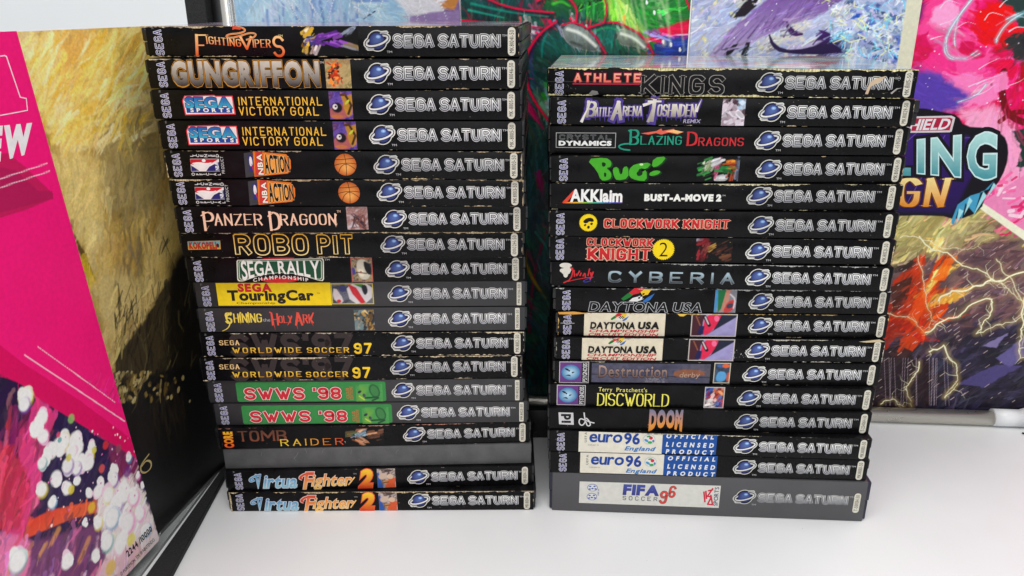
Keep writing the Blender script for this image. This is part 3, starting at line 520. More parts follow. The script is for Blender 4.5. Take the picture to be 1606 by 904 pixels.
# dark things in the gap
o = link('stand_foot', None, None, (.024, .49, 0)); tag(o, 'black plastic stand foot in the gap between the two piles', 'stand')
link('foot_block', boxmesh('foot_block', -.02, .02, .0, .008, 0, .022, M['shell'], .001), o)
f = link('foot_strut', boxmesh('foot_strut', -.0035, .0035, -.05, .0, -.004, .0, M['shell'], .0008), o); f.location = (.004, .0, .02); f.rotation_euler = (-.32, 0, .12)
f.rotation_euler = (.36, 0, .12)
# ------------------------------------------------------------ the two boards leaning along the left
LW = Plane((-.2035, .379), (-.1906 + .2035, .4526 - .379))
def boardL(name, label, quad_off, art, poly, m, th, g):
    pass
UL = .0004
def left_board(name, label, off, s0, s1, z0, z1, art, cut, m, edge='card'):
    """vertical board seen at a grazing angle; cut = (s at top, s at bottom) of its near-right edge"""
    P = LW.xyz(s0, z0, off); o = link(name, None, None, tuple(P)); o.rotation_euler = (0, 0, math.atan2(LW.d[1], LW.d[0])); tag(o, label, 'poster', 'posters standing on edge at the left')
    k = lambda s, z: s0 + (s - s0) * ((cut[1] + (cut[0] - cut[1]) * (z - z0) / (z1 - z0)) - s0) / (s1 - s0)
    V = [(0, 0.0003, 0), (k(s1, z0) - s0, .0003, 0), (k(s1, z1) - s0, .0003, z1 - z0), (0, .0003, z1 - z0)]; V += [(x, .0003 + .0025, z) for x, y, z in V]
    Fs = [(0, 1, 2, 3), (7, 6, 5, 4), (0, 4, 5, 1), (1, 5, 6, 2), (2, 6, 7, 3), (3, 7, 4, 0)]
    link('backing_board', pymesh('backing_board', V, Fs, M[edge]), o)
    return o
# back board: golden brush-stroke painting over black
zT = .2796
def mkart(s0, s1, z0, z1, du, dz): return Art(seg(lsp(s0, s1, du)), seg(lsp(z0, z1, dz), [z1]), LW.at, UL)
SE = LW.at(275, 60)[0]
ba = mkart(-.14, SE, .0, zT, .00045, .0004)
ba.palette([(150, 120, 54), (190, 160, 84), (206, 178, 110), (170, 134, 60), (214, 190, 130)], 70, 41, sy=.7, contrast=2)
rs = random.Random(11)
def shade(x, y):                                # the painting's colours at a spot; right-hand olive also carries painted-in shadow
    if y < 130: return rs.choice([(214, 180, 90), (196, 146, 50), (228, 204, 132), (176, 128, 44), (220, 196, 120), (206, 176, 40)])
    if x > 165 + (y - 130) * .05 and y < 430: return rs.choice([(120, 102, 62), (140, 122, 76), (104, 88, 46), (150, 126, 66), (128, 112, 84)])
    if y < 330: return rs.choice([(206, 184, 116), (190, 162, 84), (216, 196, 136), (180, 150, 60), (200, 180, 120)])
    return rs.choice([(196, 170, 104), (180, 146, 60), (150, 124, 66), (206, 186, 128), (170, 150, 110)])
for k in range(1500):
    x, y = rs.uniform(20, 262), rs.uniform(40, 600); an = (2.1 if y < 230 else 1.7) + rs.gauss(0, .25) - (.9 if 120 < y < 240 and rs.random() < .5 else 0); l = rs.uniform(6, 26)
    ba.line([(x, y), (x + l * math.cos(an) * .6, y + l * math.sin(an))], rs.uniform(1.2, 5), shade(x, y), alpha=rs.uniform(.3, .75), soft=2, taper=rs.random() < .5)
for k in range(60):
    t = rs.random(); x = 80 + 150 * t; y = 205 - 95 * t ** 1.2 + rs.uniform(-16, 20); ba.line([(x, y), (x + rs.uniform(14, 34), y - rs.uniform(6, 22))], rs.uniform(1.5, 5), rs.choice([(206, 176, 40), (225, 190, 60), (190, 150, 30), (236, 214, 120)]), alpha=.75, soft=2, taper=True)
ba.line([(60, 195), (90, 205), (120, 190), (160, 150), (215, 140)], 3, (150, 120, 40), alpha=.6, sm=2, soft=3)
ba.poly([(100, 345), (118, 370), (136, 400), (150, 440), (144, 440), (124, 396), (104, 366)], (90, 66, 26), soft=3); ba.poly([(110, 395), (140, 415), (150, 440), (140, 455), (118, 440)], (196, 164, 30), soft=4)
for Q, c_, al in (([(30, 60), (95, 60), (85, 120), (60, 170), (45, 120)], (226, 206, 150), .8), ([(95, 45), (165, 48), (120, 95), (105, 125), (88, 110)], (206, 150, 60), .75), ([(165, 48), (222, 44), (190, 75), (150, 120), (120, 130), (135, 90)], (222, 186, 80), .8), ([(60, 150), (120, 130), (100, 180), (75, 200)], (232, 214, 150), .7), ([(195, 60), (228, 50), (228, 78), (205, 82)], (170, 128, 60), .7),
        ([(150, 165), (235, 150), (252, 240), (245, 330), (180, 350), (150, 260)], (128, 112, 70), .6), ([(90, 250), (150, 240), (160, 320), (150, 420), (125, 360), (100, 320)], (212, 188, 116), .7), ([(150, 430), (200, 420), (235, 470), (180, 540), (160, 520)], (206, 184, 122), .7), ([(150, 380), (200, 360), (230, 400), (190, 440)], (176, 138, 66), .5)):
    ba.poly(Q, c_, soft=16, alpha=al, wob=10, sm=1)
for k in range(520):
    t = rs.random(); reg = rs.random()
    if reg < .45: x0, y0 = rs.uniform(50, 228), rs.uniform(44, 200); dx, dy = -rs.uniform(8, 30), rs.uniform(18, 60)
    elif reg < .7: x0, y0 = rs.uniform(75, 230), rs.uniform(130, 240); dx, dy = rs.uniform(14, 40), -rs.uniform(4, 26)
    else: x0, y0 = rs.uniform(90, 240), rs.uniform(240, 560); dx, dy = rs.uniform(-10, 12), rs.uniform(14, 50)
    c_ = rs.choice([(240, 222, 166), (226, 190, 90), (214, 164, 54), (232, 206, 120), (206, 170, 40)]) if y0 < 230 else shade(x0, y0)
    ba.line([(x0, y0), (x0 + dx * .4 + rs.uniform(-3, 3), y0 + dy * .5), (x0 + dx, y0 + dy)], rs.uniform(2, 9), c_, alpha=rs.uniform(.35, .8), soft=2.5, sm=1, taper=True)
# dark slope and reeds
ba.poly([(175, 640), (182, 560), (225, 505), (262, 440), (300, 400), (400, 380), (400, 700), (170, 700)], (66, 54, 30), soft=6, wob=4, c2=(34, 28, 16))
ba.poly([(265, 420), (310, 350), (420, 300), (420, 720), (250, 720), (262, 560)], (22, 17, 8), soft=22, wob=5)
for k in range(240):
    x, y = rs.uniform(180, 300), rs.uniform(470, 600); ba.line([(x, y), (x + rs.uniform(-6, 10), y - rs.uniform(10, 40))], rs.uniform(.8, 3), rs.choice([(20, 16, 8), (50, 42, 22), (96, 84, 50), (30, 24, 12), (14, 12, 8)]), alpha=.7, soft=1.5)
for Q in ([(255, 370), (272, 415), (284, 450)], [(228, 485), (236, 540), (240, 580)], [(192, 535), (214, 570), (230, 605)], [(258, 440), (262, 500), (268, 560)], [(250, 520), (262, 560), (270, 600)], [(262, 480), (275, 520)]): ba.line(Q, 1.2, (26, 18, 10), sm=1, taper=False)
ba.poly([(168, 598), (400, 560), (420, 940), (100, 940)], (9, 7, 6), soft=8, wob=6)
for k in range(150):
    x, y = 178 + abs(rs.gauss(0, 42)), 612 + rs.uniform(-28, 18); ba.blob((x, y), rs.uniform(2, 6), rs.uniform(1.5, 4), rs.uniform(0, 3), rs.choice([(196, 172, 110), (150, 124, 60), (110, 86, 36), (206, 188, 130), (80, 62, 28), (40, 32, 16)]), alpha=.7)
for k in range(40): x = rs.uniform(235, 285); y = rs.uniform(600, 660); ba.line([(x, y), (x + rs.uniform(0, 8), y + rs.uniform(10, 45))], rs.uniform(1, 4), (40, 30, 14), alpha=.6, soft=3)
ba.poly([(216, 608), (224, 612), (234, 640), (246, 700), (238, 740), (216, 700), (212, 640)], (18, 14, 12), soft=3)
ba.paint(700, (40, 40, 270, 640), (10, 40), (2, 9), lambda x, y: 2.1 if y < 200 else 1.75, seed=41, amp=.2, hue=.06, jit=.3)
ba.mottle(.1, 4, 7); ba.mottle(.1, 30, 9); ba.c *= (1 + .45 * np.clip((ba.Z - .12) / .1, 0, 1))[..., None]
o = left_board('painted_board', 'golden brush-stroke painting fading to black, standing left of the left pile', .0, -.14, SE, .0, zT, ba, (SE, SE), 'canvas', 'card')
so = link('printed_sheet', ba.mesh('printed_sheet', M['canvas'], lambda a, z: np.stack([a + .14, np.full_like(a, 0.), z], 1)), o)
P = Print(); C = [LW.at(*p) for p in smooth_poly([(234, 712), (226, 722), (220, 732), (221, 741), (229, 742), (237, 734), (237, 724), (229, 722), (222, 732)], 2)]; C = [((a + .14) * 1000, z * 1000) for a, z in C]; P.stroke(C, 1.1, (196, 176, 120), 1, con=.5); link('lettering', P.mesh('lettering'), o, rot=(math.pi / 2, 0, 0))
# front board: pink
sT, sB = LW.at(26, 49), LW.at(250, 846)
OFFP = .0075
LP = Plane(tuple((LW.o + LW.n * OFFP)[:2]), tuple(LW.d[:2])); sT, sB = LP.at(26, 49), LP.at(250, 846)
z0p, z1p = max(0.001, sB[1] - .0005), sT[1]; s0p = -.16
na_, nz_ = 560, 640
class WArt(Art):
    pass
uu_ = np.linspace(0, 1, na_); vv_ = np.linspace(z0p, z1p, nz_)
rightedge = lambda z: sB[0] + (sT[0] - sB[0]) * (z - z0p) / (z1p - z0p)
pa = Art(np.linspace(s0p, max(sT[0], sB[0]), na_), vv_, LP.at, UL); pa.c[:] = lin((250, 22, 122))
DP, DK = (205, 24, 92), (176, 20, 84)
pa.poly([(-60, 250), (12, 240), (40, 262), (84, 305), (80, 313), (40, 330), (-60, 360)], (204, 28, 92), soft=1); pa.poly([(0, 262), (26, 268), (60, 300), (82, 300), (84, 312), (-60, 350), (-60, 290)], (186, 26, 88), soft=1)
pa.poly([(-60, 500), (0, 547), (30, 570), (120, 620), (212, 708), (150, 680), (40, 622), (-60, 560)], (214, 8, 92), soft=1)
for Q, dash in (([(-40, 294), (76, 256)], 1), ([(-40, 308), (80, 268)], 1), ([(60, 544), (182, 632)], 1), ([(39, 557), (100, 597), (196, 661)], 0)):
    if dash:
        (x0, y0), (x1, y1) = Q; n = int(math.hypot(x1 - x0, y1 - y0) / 4)
        for k in range(n): t = k / n; t2 = (k + .55) / n; pa.line([(x0 + (x1 - x0) * t, y0 + (y1 - y0) * t), (x0 + (x1 - x0) * t2, y0 + (y1 - y0) * t2)], 1.1, (250, 205, 225))
    else: pa.line(Q, 1.4, (250, 205, 225))
# blurred-lights picture below
R_ = [(-80, 570), (35, 600), (90, 636), (212, 708), (330, 1000), (-80, 1000)]
pa.poly(R_, (44, 20, 66), soft=1)
rs = random.Random(23)
def strk(x0, y0, x1, y1, w_, c_, a_=.6): pa.line([(x0, y0), (x1, y1)], w_, c_, alpha=a_, soft=3)
for k in range(26): x = rs.uniform(-20, 60); strk(x, 640 + rs.uniform(0, 60), x + rs.uniform(-20, 10), 760 + rs.uniform(0, 60), rs.uniform(3, 12), rs.choice([(196, 30, 110), (236, 60, 120), (120, 20, 100), (80, 30, 110), (225, 60, 80), (240, 120, 160)]), .5)
pa.poly([(70, 600), (100, 640), (60, 760), (20, 900), (-10, 900), (20, 760), (50, 640)], (232, 60, 130), soft=3, alpha=.9); pa.poly([(86, 655), (98, 640), (64, 790), (50, 800)], (236, 90, 150), soft=2)
pa.poly([(-60, 700), (20, 700), (50, 760), (30, 830), (-60, 830)], (205, 40, 70), soft=5, alpha=.8, wob=4); pa.poly([(36, 600), (90, 636), (200, 700), (235, 780), (150, 790), (60, 810), (70, 700), (90, 650)], (40, 22, 70), soft=3)
pa.poly([(140, 660), (175, 684), (165, 690), (140, 676)], (230, 60, 130), soft=3); pa.poly([(176, 684), (212, 708), (222, 760), (180, 760), (170, 700)], (130, 40, 90), soft=6)
pa.poly([(44, 818), (80, 800), (150, 785), (165, 800), (110, 815), (40, 845)], (232, 60, 40), soft=2, c2=(236, 110, 60)); pa.poly([(-60, 830), (30, 840), (50, 850), (50, 1000), (-60, 1000)], (236, 120, 170), soft=6); pa.poly([(50, 850), (160, 820), (200, 880), (180, 1000), (40, 1000)], (120, 60, 110), soft=6)
for k in range(30): x, y = rs.uniform(10, 190), rs.uniform(830, 940); strk(x, y, x - rs.uniform(4, 14), y + rs.uniform(14, 40), rs.uniform(3, 9), rs.choice([(90, 50, 110), (236, 120, 170), (225, 60, 90), (240, 160, 90), (60, 40, 90), (245, 190, 210)]), .6)
pa.poly([(150, 780), (200, 740), (226, 770), (260, 880), (270, 960), (150, 960), (170, 880)], (238, 222, 222), soft=5, wob=6); pa.poly([(160, 880), (215, 850), (250, 880), (250, 960), (130, 960)], (240, 196, 206), soft=8)
pa.paint(900, (-40, 600, 240, 930), (6, 40), (1.5, 8), lambda x, y: 1.9, seed=31, amp=.5, hue=.22, jit=.2)
pa.poly([(-60, 480), (0, 520), (120, 600), (200, 640), (216, 720), (150, 680), (62, 626), (35, 604), (0, 586), (-60, 560)], (226, 8, 96), soft=1); pa.poly([(-60, 440), (0, 541), (40, 572), (125, 628), (208, 690), (200, 640), (120, 590), (40, 500)], (250, 22, 122), soft=1)
for Q in ([(60, 544), (182, 632)],):
    for k in range(38): t = k / 38; pa.line([(60 + 122 * t, 544 + 88 * t), (60 + 122 * (t + .014), 544 + 88 * (t + .014))], 1.1, (250, 205, 225))
pa.line([(39, 557), (100, 597), (196, 661)], 1.4, (250, 205, 225))
Wt = (250, 248, 246)
def bk(x, y, r, c_, rim=None, a_=.97):
    r *= 1.05
    if r > 4 and c_ == Wt:
        for _ in range(3): a = rs.uniform(0, 6.28); pa.blob((x + math.cos(a) * r * .5, y + math.sin(a) * r * .8), r * rs.uniform(.5, .9), r * rs.uniform(.7, 1.1), 0, rs.choice([Wt, Wt, (250, 214, 232)]), .2, .95)
    if rim: pa.blob((x + 1.5, y + 2), r * 1.12, r * 1.2, 0, rim, .35, .75)
    pa.blob((x, y), r, r * 1.05, 0, c_, .34, a_)
Wt = (250, 248, 246)
for x, y, r in ((40, 622, 9), (38, 634, 7), (66, 655, 8), (58, 672, 9), (68, 684, 7), (100, 692, 9), (92, 700, 9), (82, 708, 8), (74, 716, 7), (66, 726, 6), (118, 690, 9), (122, 702, 9), (116, 716, 8), (112, 708, 8), (144, 700, 6), (140, 714, 7), (128, 728, 8), (140, 726, 8), (120, 734, 7), (88, 750, 8), (106, 730, 8), (66, 768, 7), (82, 788, 6), (122, 754, 5), (106, 766, 7), (140, 774, 5), (158, 758, 6), (154, 770, 7), (202, 718, 5), (180, 736, 6), (178, 752, 8), (170, 776, 9), (182, 790, 12), (196, 774, 11), (210, 780, 9), (176, 812, 12), (200, 820, 12), (220, 806, 8), (154, 820, 7), (134, 820, 4), (106, 880, 9), (28, 880, 11), (216, 746, 4), (224, 762, 4), (150, 870, 7), (230, 830, 8), (168, 850, 10), (190, 850, 12)): bk(x, y, r, Wt, rs.choice([(90, 170, 170), (230, 210, 60), (240, 140, 200), (140, 80, 180), (60, 140, 190), None, None, None, None, None]))
for x, y, r, c_ in ((144, 796, 6, (236, 190, 50)), (112, 768, 5, (230, 210, 60)), (166, 698, 5, (220, 50, 60)), (160, 735, 5, (225, 90, 90)), (112, 657, 5, (150, 190, 110)), (94, 690, 3, (90, 170, 170)), (206, 846, 8, (236, 220, 90)), (186, 704, 5, (150, 80, 100)), (108, 718, 4, (225, 214, 70)), (148, 706, 4, (226, 214, 80)), (200, 740, 7, (120, 40, 130)), (92, 682, 3, (230, 80, 120)), (174, 890, 9, (240, 200, 90))): bk(x, y, r, c_, None, .85)
for k in range(60): bk(rs.uniform(75, 215), rs.uniform(670, 830), rs.uniform(.6, 1.6), rs.choice([Wt, (236, 120, 190), (240, 200, 220)]))
pa.mottle(.05, 25, 3)
o = left_board('pink_board', 'hot pink board with white outlined numerals over a blurred-lights picture, nearest the left edge', OFFP, s0p, max(sT[0], sB[0]), z0p, z1p, pa, (sT[0], sB[0]), 'poster')
na, nz = len(pa.a), len(pa.z); k_ = (rightedge(pa.Z) - s0p) / (pa.a[-1] - s0p)
# colours are sampled where each vertex really lands on the slanted sheet
SS = s0p + (pa.A - s0p) * k_; ii = np.clip(np.searchsorted(pa.a, SS), 0, na - 1); pa.c = pa.c[np.arange(nz)[:, None], ii]; pa.A = SS
link('printed_sheet', pa.mesh('printed_sheet', M['poster'], lambda a, z: np.stack([a - s0p, np.full_like(a, 0.), z - z0p], 1)), o)
lettering(LP, o, s0p, z0p, [
    ('#', [(-30, 92), (7, 86.5), (10.5, 88), (32, 152), (41.5, 154), (43.5, 174), (-30, 188)], (252, 225, 236), dict(layer=1)),
    ('#', [(-30, 94), (6.3, 88.4), (9, 89.6), (30.8, 153.4), (40.2, 155.4), (42, 172.6), (-30, 186)], (250, 22, 122), dict(layer=2)),
    ('NEW', [(-58, 264), (49, 236), (-50, 208), (49, 197)], (245, 238, 240), dict(layer=1, off=.07, sp=.1)),
    ('2244 /10000', [(201, 874), (239, 832), (197, 866), (236, 825)], (24, 18, 22), dict(layer=1, off=.03, sp=.12)),
    ('© POKEMON. TM, ® NINTENDO', [(190, 904), (243, 848), (188, 899), (240, 844)], (60, 50, 56), dict(layer=1, sp=.12))], lift=0)
# clear acrylic runners and the foam strip at the foot of the boards
o = link('board_base', None, None, (0, 0, 0)); tag(o, 'black foam strip with clear acrylic runners at the foot of the leaning boards', 'stand')
def strip(name, a, b, c, d, h, m, z=0.):       # four floor corners
    V = [(*p, z) for p in (a, b, c, d)] + [(*p, z + h) for p in (a, b, c, d)]; link(name, pymesh(name, V, [(3, 2, 1, 0), (4, 5, 6, 7), (0, 1, 5, 4), (1, 2, 6, 5), (2, 3, 7, 6), (3, 0, 4, 7)], M[m]), o)
def fl(px, py): r = ray(px, py); t = -HC / r[2]; return (r[0] * t, r[1] * t)
e1, e2 = fl(272, 904), fl(357, 745); ex = lambda p, q, t: (p[0] + (q[0] - p[0]) * t, p[1] + (q[1] - p[1]) * t)
f1, f2 = fl(236, 904), fl(344, 750)
strip('foam_strip', ex(f1, f2, -.6), ex(e1, e2, -.6), ex(e1, e2, 1.6), ex(f1, f2, 1.6), .0035, 'foam')
g1, g2 = fl(228, 904), fl(340, 752); h1, h2 = fl(205, 904), fl(330, 750)
strip('acrylic_runner', ex(g1, g2, -.6), ex(f1, f2, -.6), ex(f1, f2, 1.5), ex(g1, g2, 1.5), .0022, 'white', .0002)
strip('acrylic_runner', ex(h1, h2, -.6), ex(g1, g2, -.6), ex(g1, g2, 1.5), ex(h1, h2, 1.5), .004, 'acryl', .0004)

# ------------------------------------------------------------ the game cases
SW = 184.; DEP = .106
OFF = {0: (0, 0, 1), 1: (210, 20), 2: (510, 20), 3: (240, 180), 4: (520, 180), 5: (270, 350), 6: (530, 350), 7: (300, 510), 8: (540, 510), 9: (320, 650), 10: (560, 650),
       11: (840, 70), 12: (1140, 70), 13: (840, 240), 14: (1120, 240), 15: (840, 400), 16: (1100, 400), 17: (840, 560), 18: (1100, 560), 19: (840, 670), 20: (1100, 670)}
def lerp(a, b, t): return a + (b - a) * t
class Case:
    def __init__(s, geo, px, label, group, base='sleeve', name='game_case', shell='shell', ext=(1.5, 1.3)):
        x, y, yaw, z, t, ti = geo; s.t = t * 1000; s.px = px
        o = link(name, None); o.empty_display_size = .02; s.o = o
        o.location = (x - SW / 2000 * math.cos(yaw), y - SW / 2000 * math.sin(yaw), z - ti * SW / 2000); o.rotation_euler = (0, -math.atan(ti), yaw)
        tag(o, label, 'game case', group); w = SW / 1000
        h = t / 2
        a, b = ext[0] / 1000, ext[1] / 1000
        link('card_sleeve' if base == 'sleeve' else 'spine_insert', boxmesh('sleeve', 0, w, 0, DEP, 0.00005, t - .00005, M[base], .00045, 2), o)
        link('case_lid', boxmesh('case_lid', -a, w + b, .0011, DEP + .001, h + .00015, t - .0006, M[shell], .0007), o)
        link('case_base', boxmesh('case_base', -a + .0003, w + b - .0003, .0014, DEP + .001, .0006, h - .00015, M[shell], .0007), o)
    def m(s, z, X, Y):
        if z: X = OFF[z][0] + X / 5.02; Y = OFF[z][1] + Y / 5.02
        xTL, yTL, xBL, yBL, xTR, yTR, xBR, yBR = s.px; f = (X - xTL) / (xTR - xTL); yt, yb = lerp(yTL, yTR, f), lerp(yBL, yBR, f); v = (yb - Y) / (yb - yt)
        xl, xr = lerp(xBL, xTL, v), lerp(xBR, xTR, v); return (X - xl) / (xr - xl) * SW, v * s.t
    def text(s, P, txt, z, X0, Y0, X1, Y1, c, **k):
        ym = (Y0 + Y1) / 2; xm = (X0 + X1) / 2
        P.text(txt, (s.m(z, X0, ym)[0], s.m(z, xm, Y1)[1], s.m(z, X1, ym)[0], s.m(z, xm, Y0)[1]), c, **k)
    def quad(s, P, z, X0, Y0, X1, Y1, c, layer=0, clip=True):
        ym = (Y0 + Y1) / 2; x0, x1 = s.m(z, X0, ym)[0], s.m(z, X1, ym)[0]; xm = (X0 + X1) / 2; y0, y1 = s.m(z, xm, Y1)[1], s.m(z, xm, Y0)[1]
        if clip: y0 = max(y0, .15); y1 = min(y1, s.t - .15)
        P.rect(x0, y0, x1, y1, c, layer); return x0, y0, x1, y1
    def pts(s, z, *a): return [s.m(z, a[i], a[i + 1]) for i in range(0, len(a), 2)]
    def put(s, name, P, label=None):
        o = build(name, P, s.o)
        if o and label: o['label'] = label
        return o
    def art(s, z, X0, Y0, X1, Y1, cols, seed=1, scale=3., fn=None, border=None, name='artwork_patch', contrast=1.8):
        ym = (Y0 + Y1) / 2; xm = (X0 + X1) / 2; x0, x1 = s.m(z, X0, ym)[0], s.m(z, X1, ym)[0]; y0, y1 = max(.2, s.m(z, xm, Y1)[1]), min(s.t - .2, s.m(z, xm, Y0)[1])
        A = Art(np.linspace(x0, x1, int((x1 - x0) / .27) + 2), np.linspace(y0, y1, int((y1 - y0) / .27) + 2), lambda a, b: (x0 + (x1 - x0) * a, y0 + (y1 - y0) * b))
        A.palette(cols, scale, seed, contrast=contrast)
        if fn: fn(A)
        if border:
            for P in (((0, 0), (1, 0)), ((1, 0), (1, 1)), ((0, 1), (1, 1)), ((0, 0), (0, 1))): A.line(P, .9, border)
        link(name, A.mesh('artwork_patch', M['print'], lambda a, b: np.stack([a, b, np.full_like(a, .09)], 1) / 1000), s.o, rot=(math.pi / 2, 0, 0))
    def wear(s, top, bot, seed, left=.4, right=.4, cream=(222, 200, 160)):
        rs = random.Random(seed); P = Print(); t = s.t
        def edge(amt, at, sign, horiz=True, lo=0, hi=SW):
            n = int((hi - lo) / .55); ph = rs.random() * 50; prev = None; base = lin(cream)
            X = lo + np.arange(n + 1) * (hi - lo) / n; big = fbm(X / 19 + ph, X * 0 + ph, seed, 3); sm = fbm(X / 1.6 + ph, X * 0 + 3, seed + 5, 3)
            th = np.clip((big * 1.5 + sm * .8 - 1.68 + amt * .7) * 1.9, 0, .22 + amt * .95)
            for i in range(n):
                a, b = th[i], th[i + 1]
                if a <= .02 and b <= .02: continue
                k = rs.uniform(.45, 1.1); col = [base * k, base * k, base * k * .75, base * k * .75]
                x0, x1 = X[i], X[i + 1]; e = at; q = lambda u, v: (u, v) if horiz else (v, u)
                pts = [q(x0, e), q(x1, e), q(x1, e + sign * b), q(x0, e + sign * a)]
                if (sign < 0) == horiz: pts = pts[::-1]
                P.add(pts, [(0, 1, 2, 3)], col, 4)
        if top: edge(top, t - .06, -1)
        if bot: edge(bot, .06, 1)
        if left: edge(left, .08, 1, False, .3, t - .3)
        if right: edge(right, SW - .08, -1, False, .3, t - .3)
        for _ in range(int(26 * (top + bot + .3))):
            x = rs.uniform(1, SW - 1); y = rs.choice((rs.uniform(.3, t * .25), rs.uniform(t * .75, t - .3), rs.uniform(.3, t))); r = rs.uniform(.06, .28); k = rs.uniform(.2, .9)
            P.poly([(x - r, y), (x, y - r * rs.uniform(.3, .8)), (x + r * rs.uniform(.6, 1.8), y), (x + r * .2, y + r * .6)], lin(cream) * k if 0 else tuple(int(v * k) for v in cream), 4)
        if P.V: link('edge_wear', P.mesh('edge_wear', M['wear']), s.o, rot=(math.pi / 2, 0, 0))
# shared printed marks
def make_console_logo():
    P = Print(); cx, cy = 7.1, 0.
    def ring(r, ry, w, c, l, a0=0, a1=360, dy=0):
        a = math.radians(17); Q = []
        for i in range(31):
            t = math.radians(a0 + (a1 - a0) * i / 30); x, y = r * math.cos(t), ry * math.sin(t); Q.append((cx + x * math.cos(a) - y * math.sin(a), cy + dy + x * math.sin(a) + y * math.cos(a)))
        P.stroke(Q, w, c, l, closed=(a1 - a0 == 360))
    wh = (222, 222, 212)
    P.ell(cx, cy, 5.0, 5.0, wh, 0); ring(5.5, 1.9, 2.9, wh, 0)
    P.stroke([(cx + 1, cy + 3.75), (cx + 4.8, cy + 4.0), (cx + 5.4, cy + 3.4)], 1.5, wh, 0); P.stroke([(cx - 1, cy - 3.75), (cx - 4.6, cy - 3.8), (cx - 5.3, cy - 3.2)], 1.5, wh, 0)
    P.ell(cx, cy, 4.55, 4.55, (24, 24, 34), 1); ring(5.5, 1.9, 1.75, (32, 32, 40), 1)
    P.stroke([(cx + 1.6, cy + 3.6), (cx + 5.1, cy + 3.85)], .7, (170, 170, 175), 2); P.stroke([(cx - 1.6, cy - 3.7), (cx - 4.9, cy - 3.6)], .7, (170, 170, 175), 2)
    ring(5.5, 1.9, .85, (205, 205, 205), 2, 20, 175)
    P.ell(cx, cy, 3.8, 3.8, (92, 116, 176), 3, c2=(42, 48, 108), hl=(.1, .4)); P.ell(cx + .7, cy + 1.9, 1.3, .9, (190, 222, 250), 4, c2=(100, 140, 212), n=14); ring(5.5, 1.9, 1.5, (30, 34, 70), 4, 178, 378); ring(5.5, 1.9, .85, (225, 225, 222), 5, 175, 380)
    P.text('TM', (11.6, -5.6, 14.2, -4.6), (200, 200, 200), 1)
    g1, g2 = (215, 215, 215), (120, 122, 130)
    P.text('SEGA SATURN', (15.4, -2.35, 66.5, 2.35), ((245, 245, 243), (170, 172, 180)), 2, style='S', w=.13, sp=.24, outl=((.15, ((230, 230, 226), (196, 196, 198))), (.08, (10, 10, 14))), caps=.3)
    P.text('TM', (67.7, 1.9, 70.4, 2.9), (200, 200, 200), 1)
    return P.mesh('console_logo')
CONSOLE = [make_console_logo()]
for f_ in (.84, .93, 1.08):
    m_ = CONSOLE[0].copy(); a_ = m_.color_attributes['Col'].data; v_ = np.zeros(len(a_) * 4, np.float32); a_.foreach_get('color', v_); v_ *= f_; a_.foreach_set('color', np.clip(v_, 0, 1)); CONSOLE.append(m_)
def make_maker_logo(h=12.4):
    P = Print(); P.text('SEGA', (.7, .7, 4.3, h), (50, 46, 130), 1, style='S', w=.13, sp=.3, rot=90, outl=((.085, (226, 224, 232)),), caps=.3)
    P.text('TM', (0., h + .4, 1, h + 1.6), (150, 150, 150), 1, rot=90)
    return P.mesh('maker_logo')
MAKER = make_maker_logo()
MAKERF = MAKER.copy()
_lab = {}
def rrect(P, x0, y0, x1, y1, r, c, l):
    Q = []
    for cx, cy, a in ((x1 - r, y1 - r, 0), (x0 + r, y1 - r, 90), (x0 + r, y0 + r, 180), (x1 - r, y0 + r, 270)):
        for k in range(5): t = math.radians(a + k * 22.5); Q.append((cx + r * math.cos(t), cy + r * math.sin(t)))
    P.poly(Q, c, l)
def painted(A, base, strokes, n=90, seed=1, r=(.5, 1.6)):
    """an unrecognisable painted jumble: patches and strokes inside a few areas"""
    if base: A.c[:] = lin(base)
    q = random.Random(seed)
    for k in range(n):
        (x, y, sx, sy, an, cs) = strokes[k % len(strokes)]; px, py = q.gauss(x, sx), q.gauss(y, sy); L_ = q.uniform(.02, .12); c = q.choice(cs); j = q.uniform(.75, 1.15)
        A.line([(px - L_ * math.cos(an), py - L_ * math.sin(an) * 1.5), (px + L_ * math.cos(an), py + L_ * math.sin(an) * 1.5)], q.uniform(*r), tuple(min(255, v * j) for v in c), alpha=q.uniform(.7, 1), soft=.35, taper=q.random() < .5)
def logo(s, X0, Xlab, code, slim=False, yf=.52, Lf=None):
    """X0 = planet's left, Xlab = the label's centre, both photo px"""
    ym = (s.px[1] + s.px[3] + s.px[5] + s.px[7]) / 4; x = s.m(0, X0, ym)[0]; y = s.t * yf / 1000
    link('console_logo', CONSOLE[(s.i * 7 + len(code)) % 4], s.o, (x / 1000, 0, y), (math.pi / 2, 0, 0))
    xl = s.m(0, Xlab, ym)[0]; P = Print(); hw = 1.3 if slim else 1.85; a, b = (.6, s.t - .7) if s.t < 20 else (s.t * .22, s.t * .72)
    rrect(P, xl - hw, a, xl + hw, b, .5 if slim else 1.7, (214, 210, 194), 1)
    P.text(code, (xl - hw * .55, a + 1.3, xl + hw * .55, b - 1.3), (26, 24, 22), 2, off=0, rot=90, sp=.22)
    s.put('catalogue_label', P)
def maker(s, z, X, dy=0):
    ym = (s.px[1] + s.px[3]) / 2; x = s.m(0, OFF[z][0] + X / 5.02, ym)[0]; k = min(1, (s.t - 1.2) / 13.)
    o = link('maker_logo', MAKER, s.o, ((x - 2.4) / 1000, 0, (.2 + dy) / 1000), (math.pi / 2, 0, 0)); o.scale = (1, k, 1)
TOPS = {}; BLK = [(7, 7, 8), (7, 7, 8)]
GL, GR = 'game cases stacked in the left pile', 'game cases stacked in the right pile'
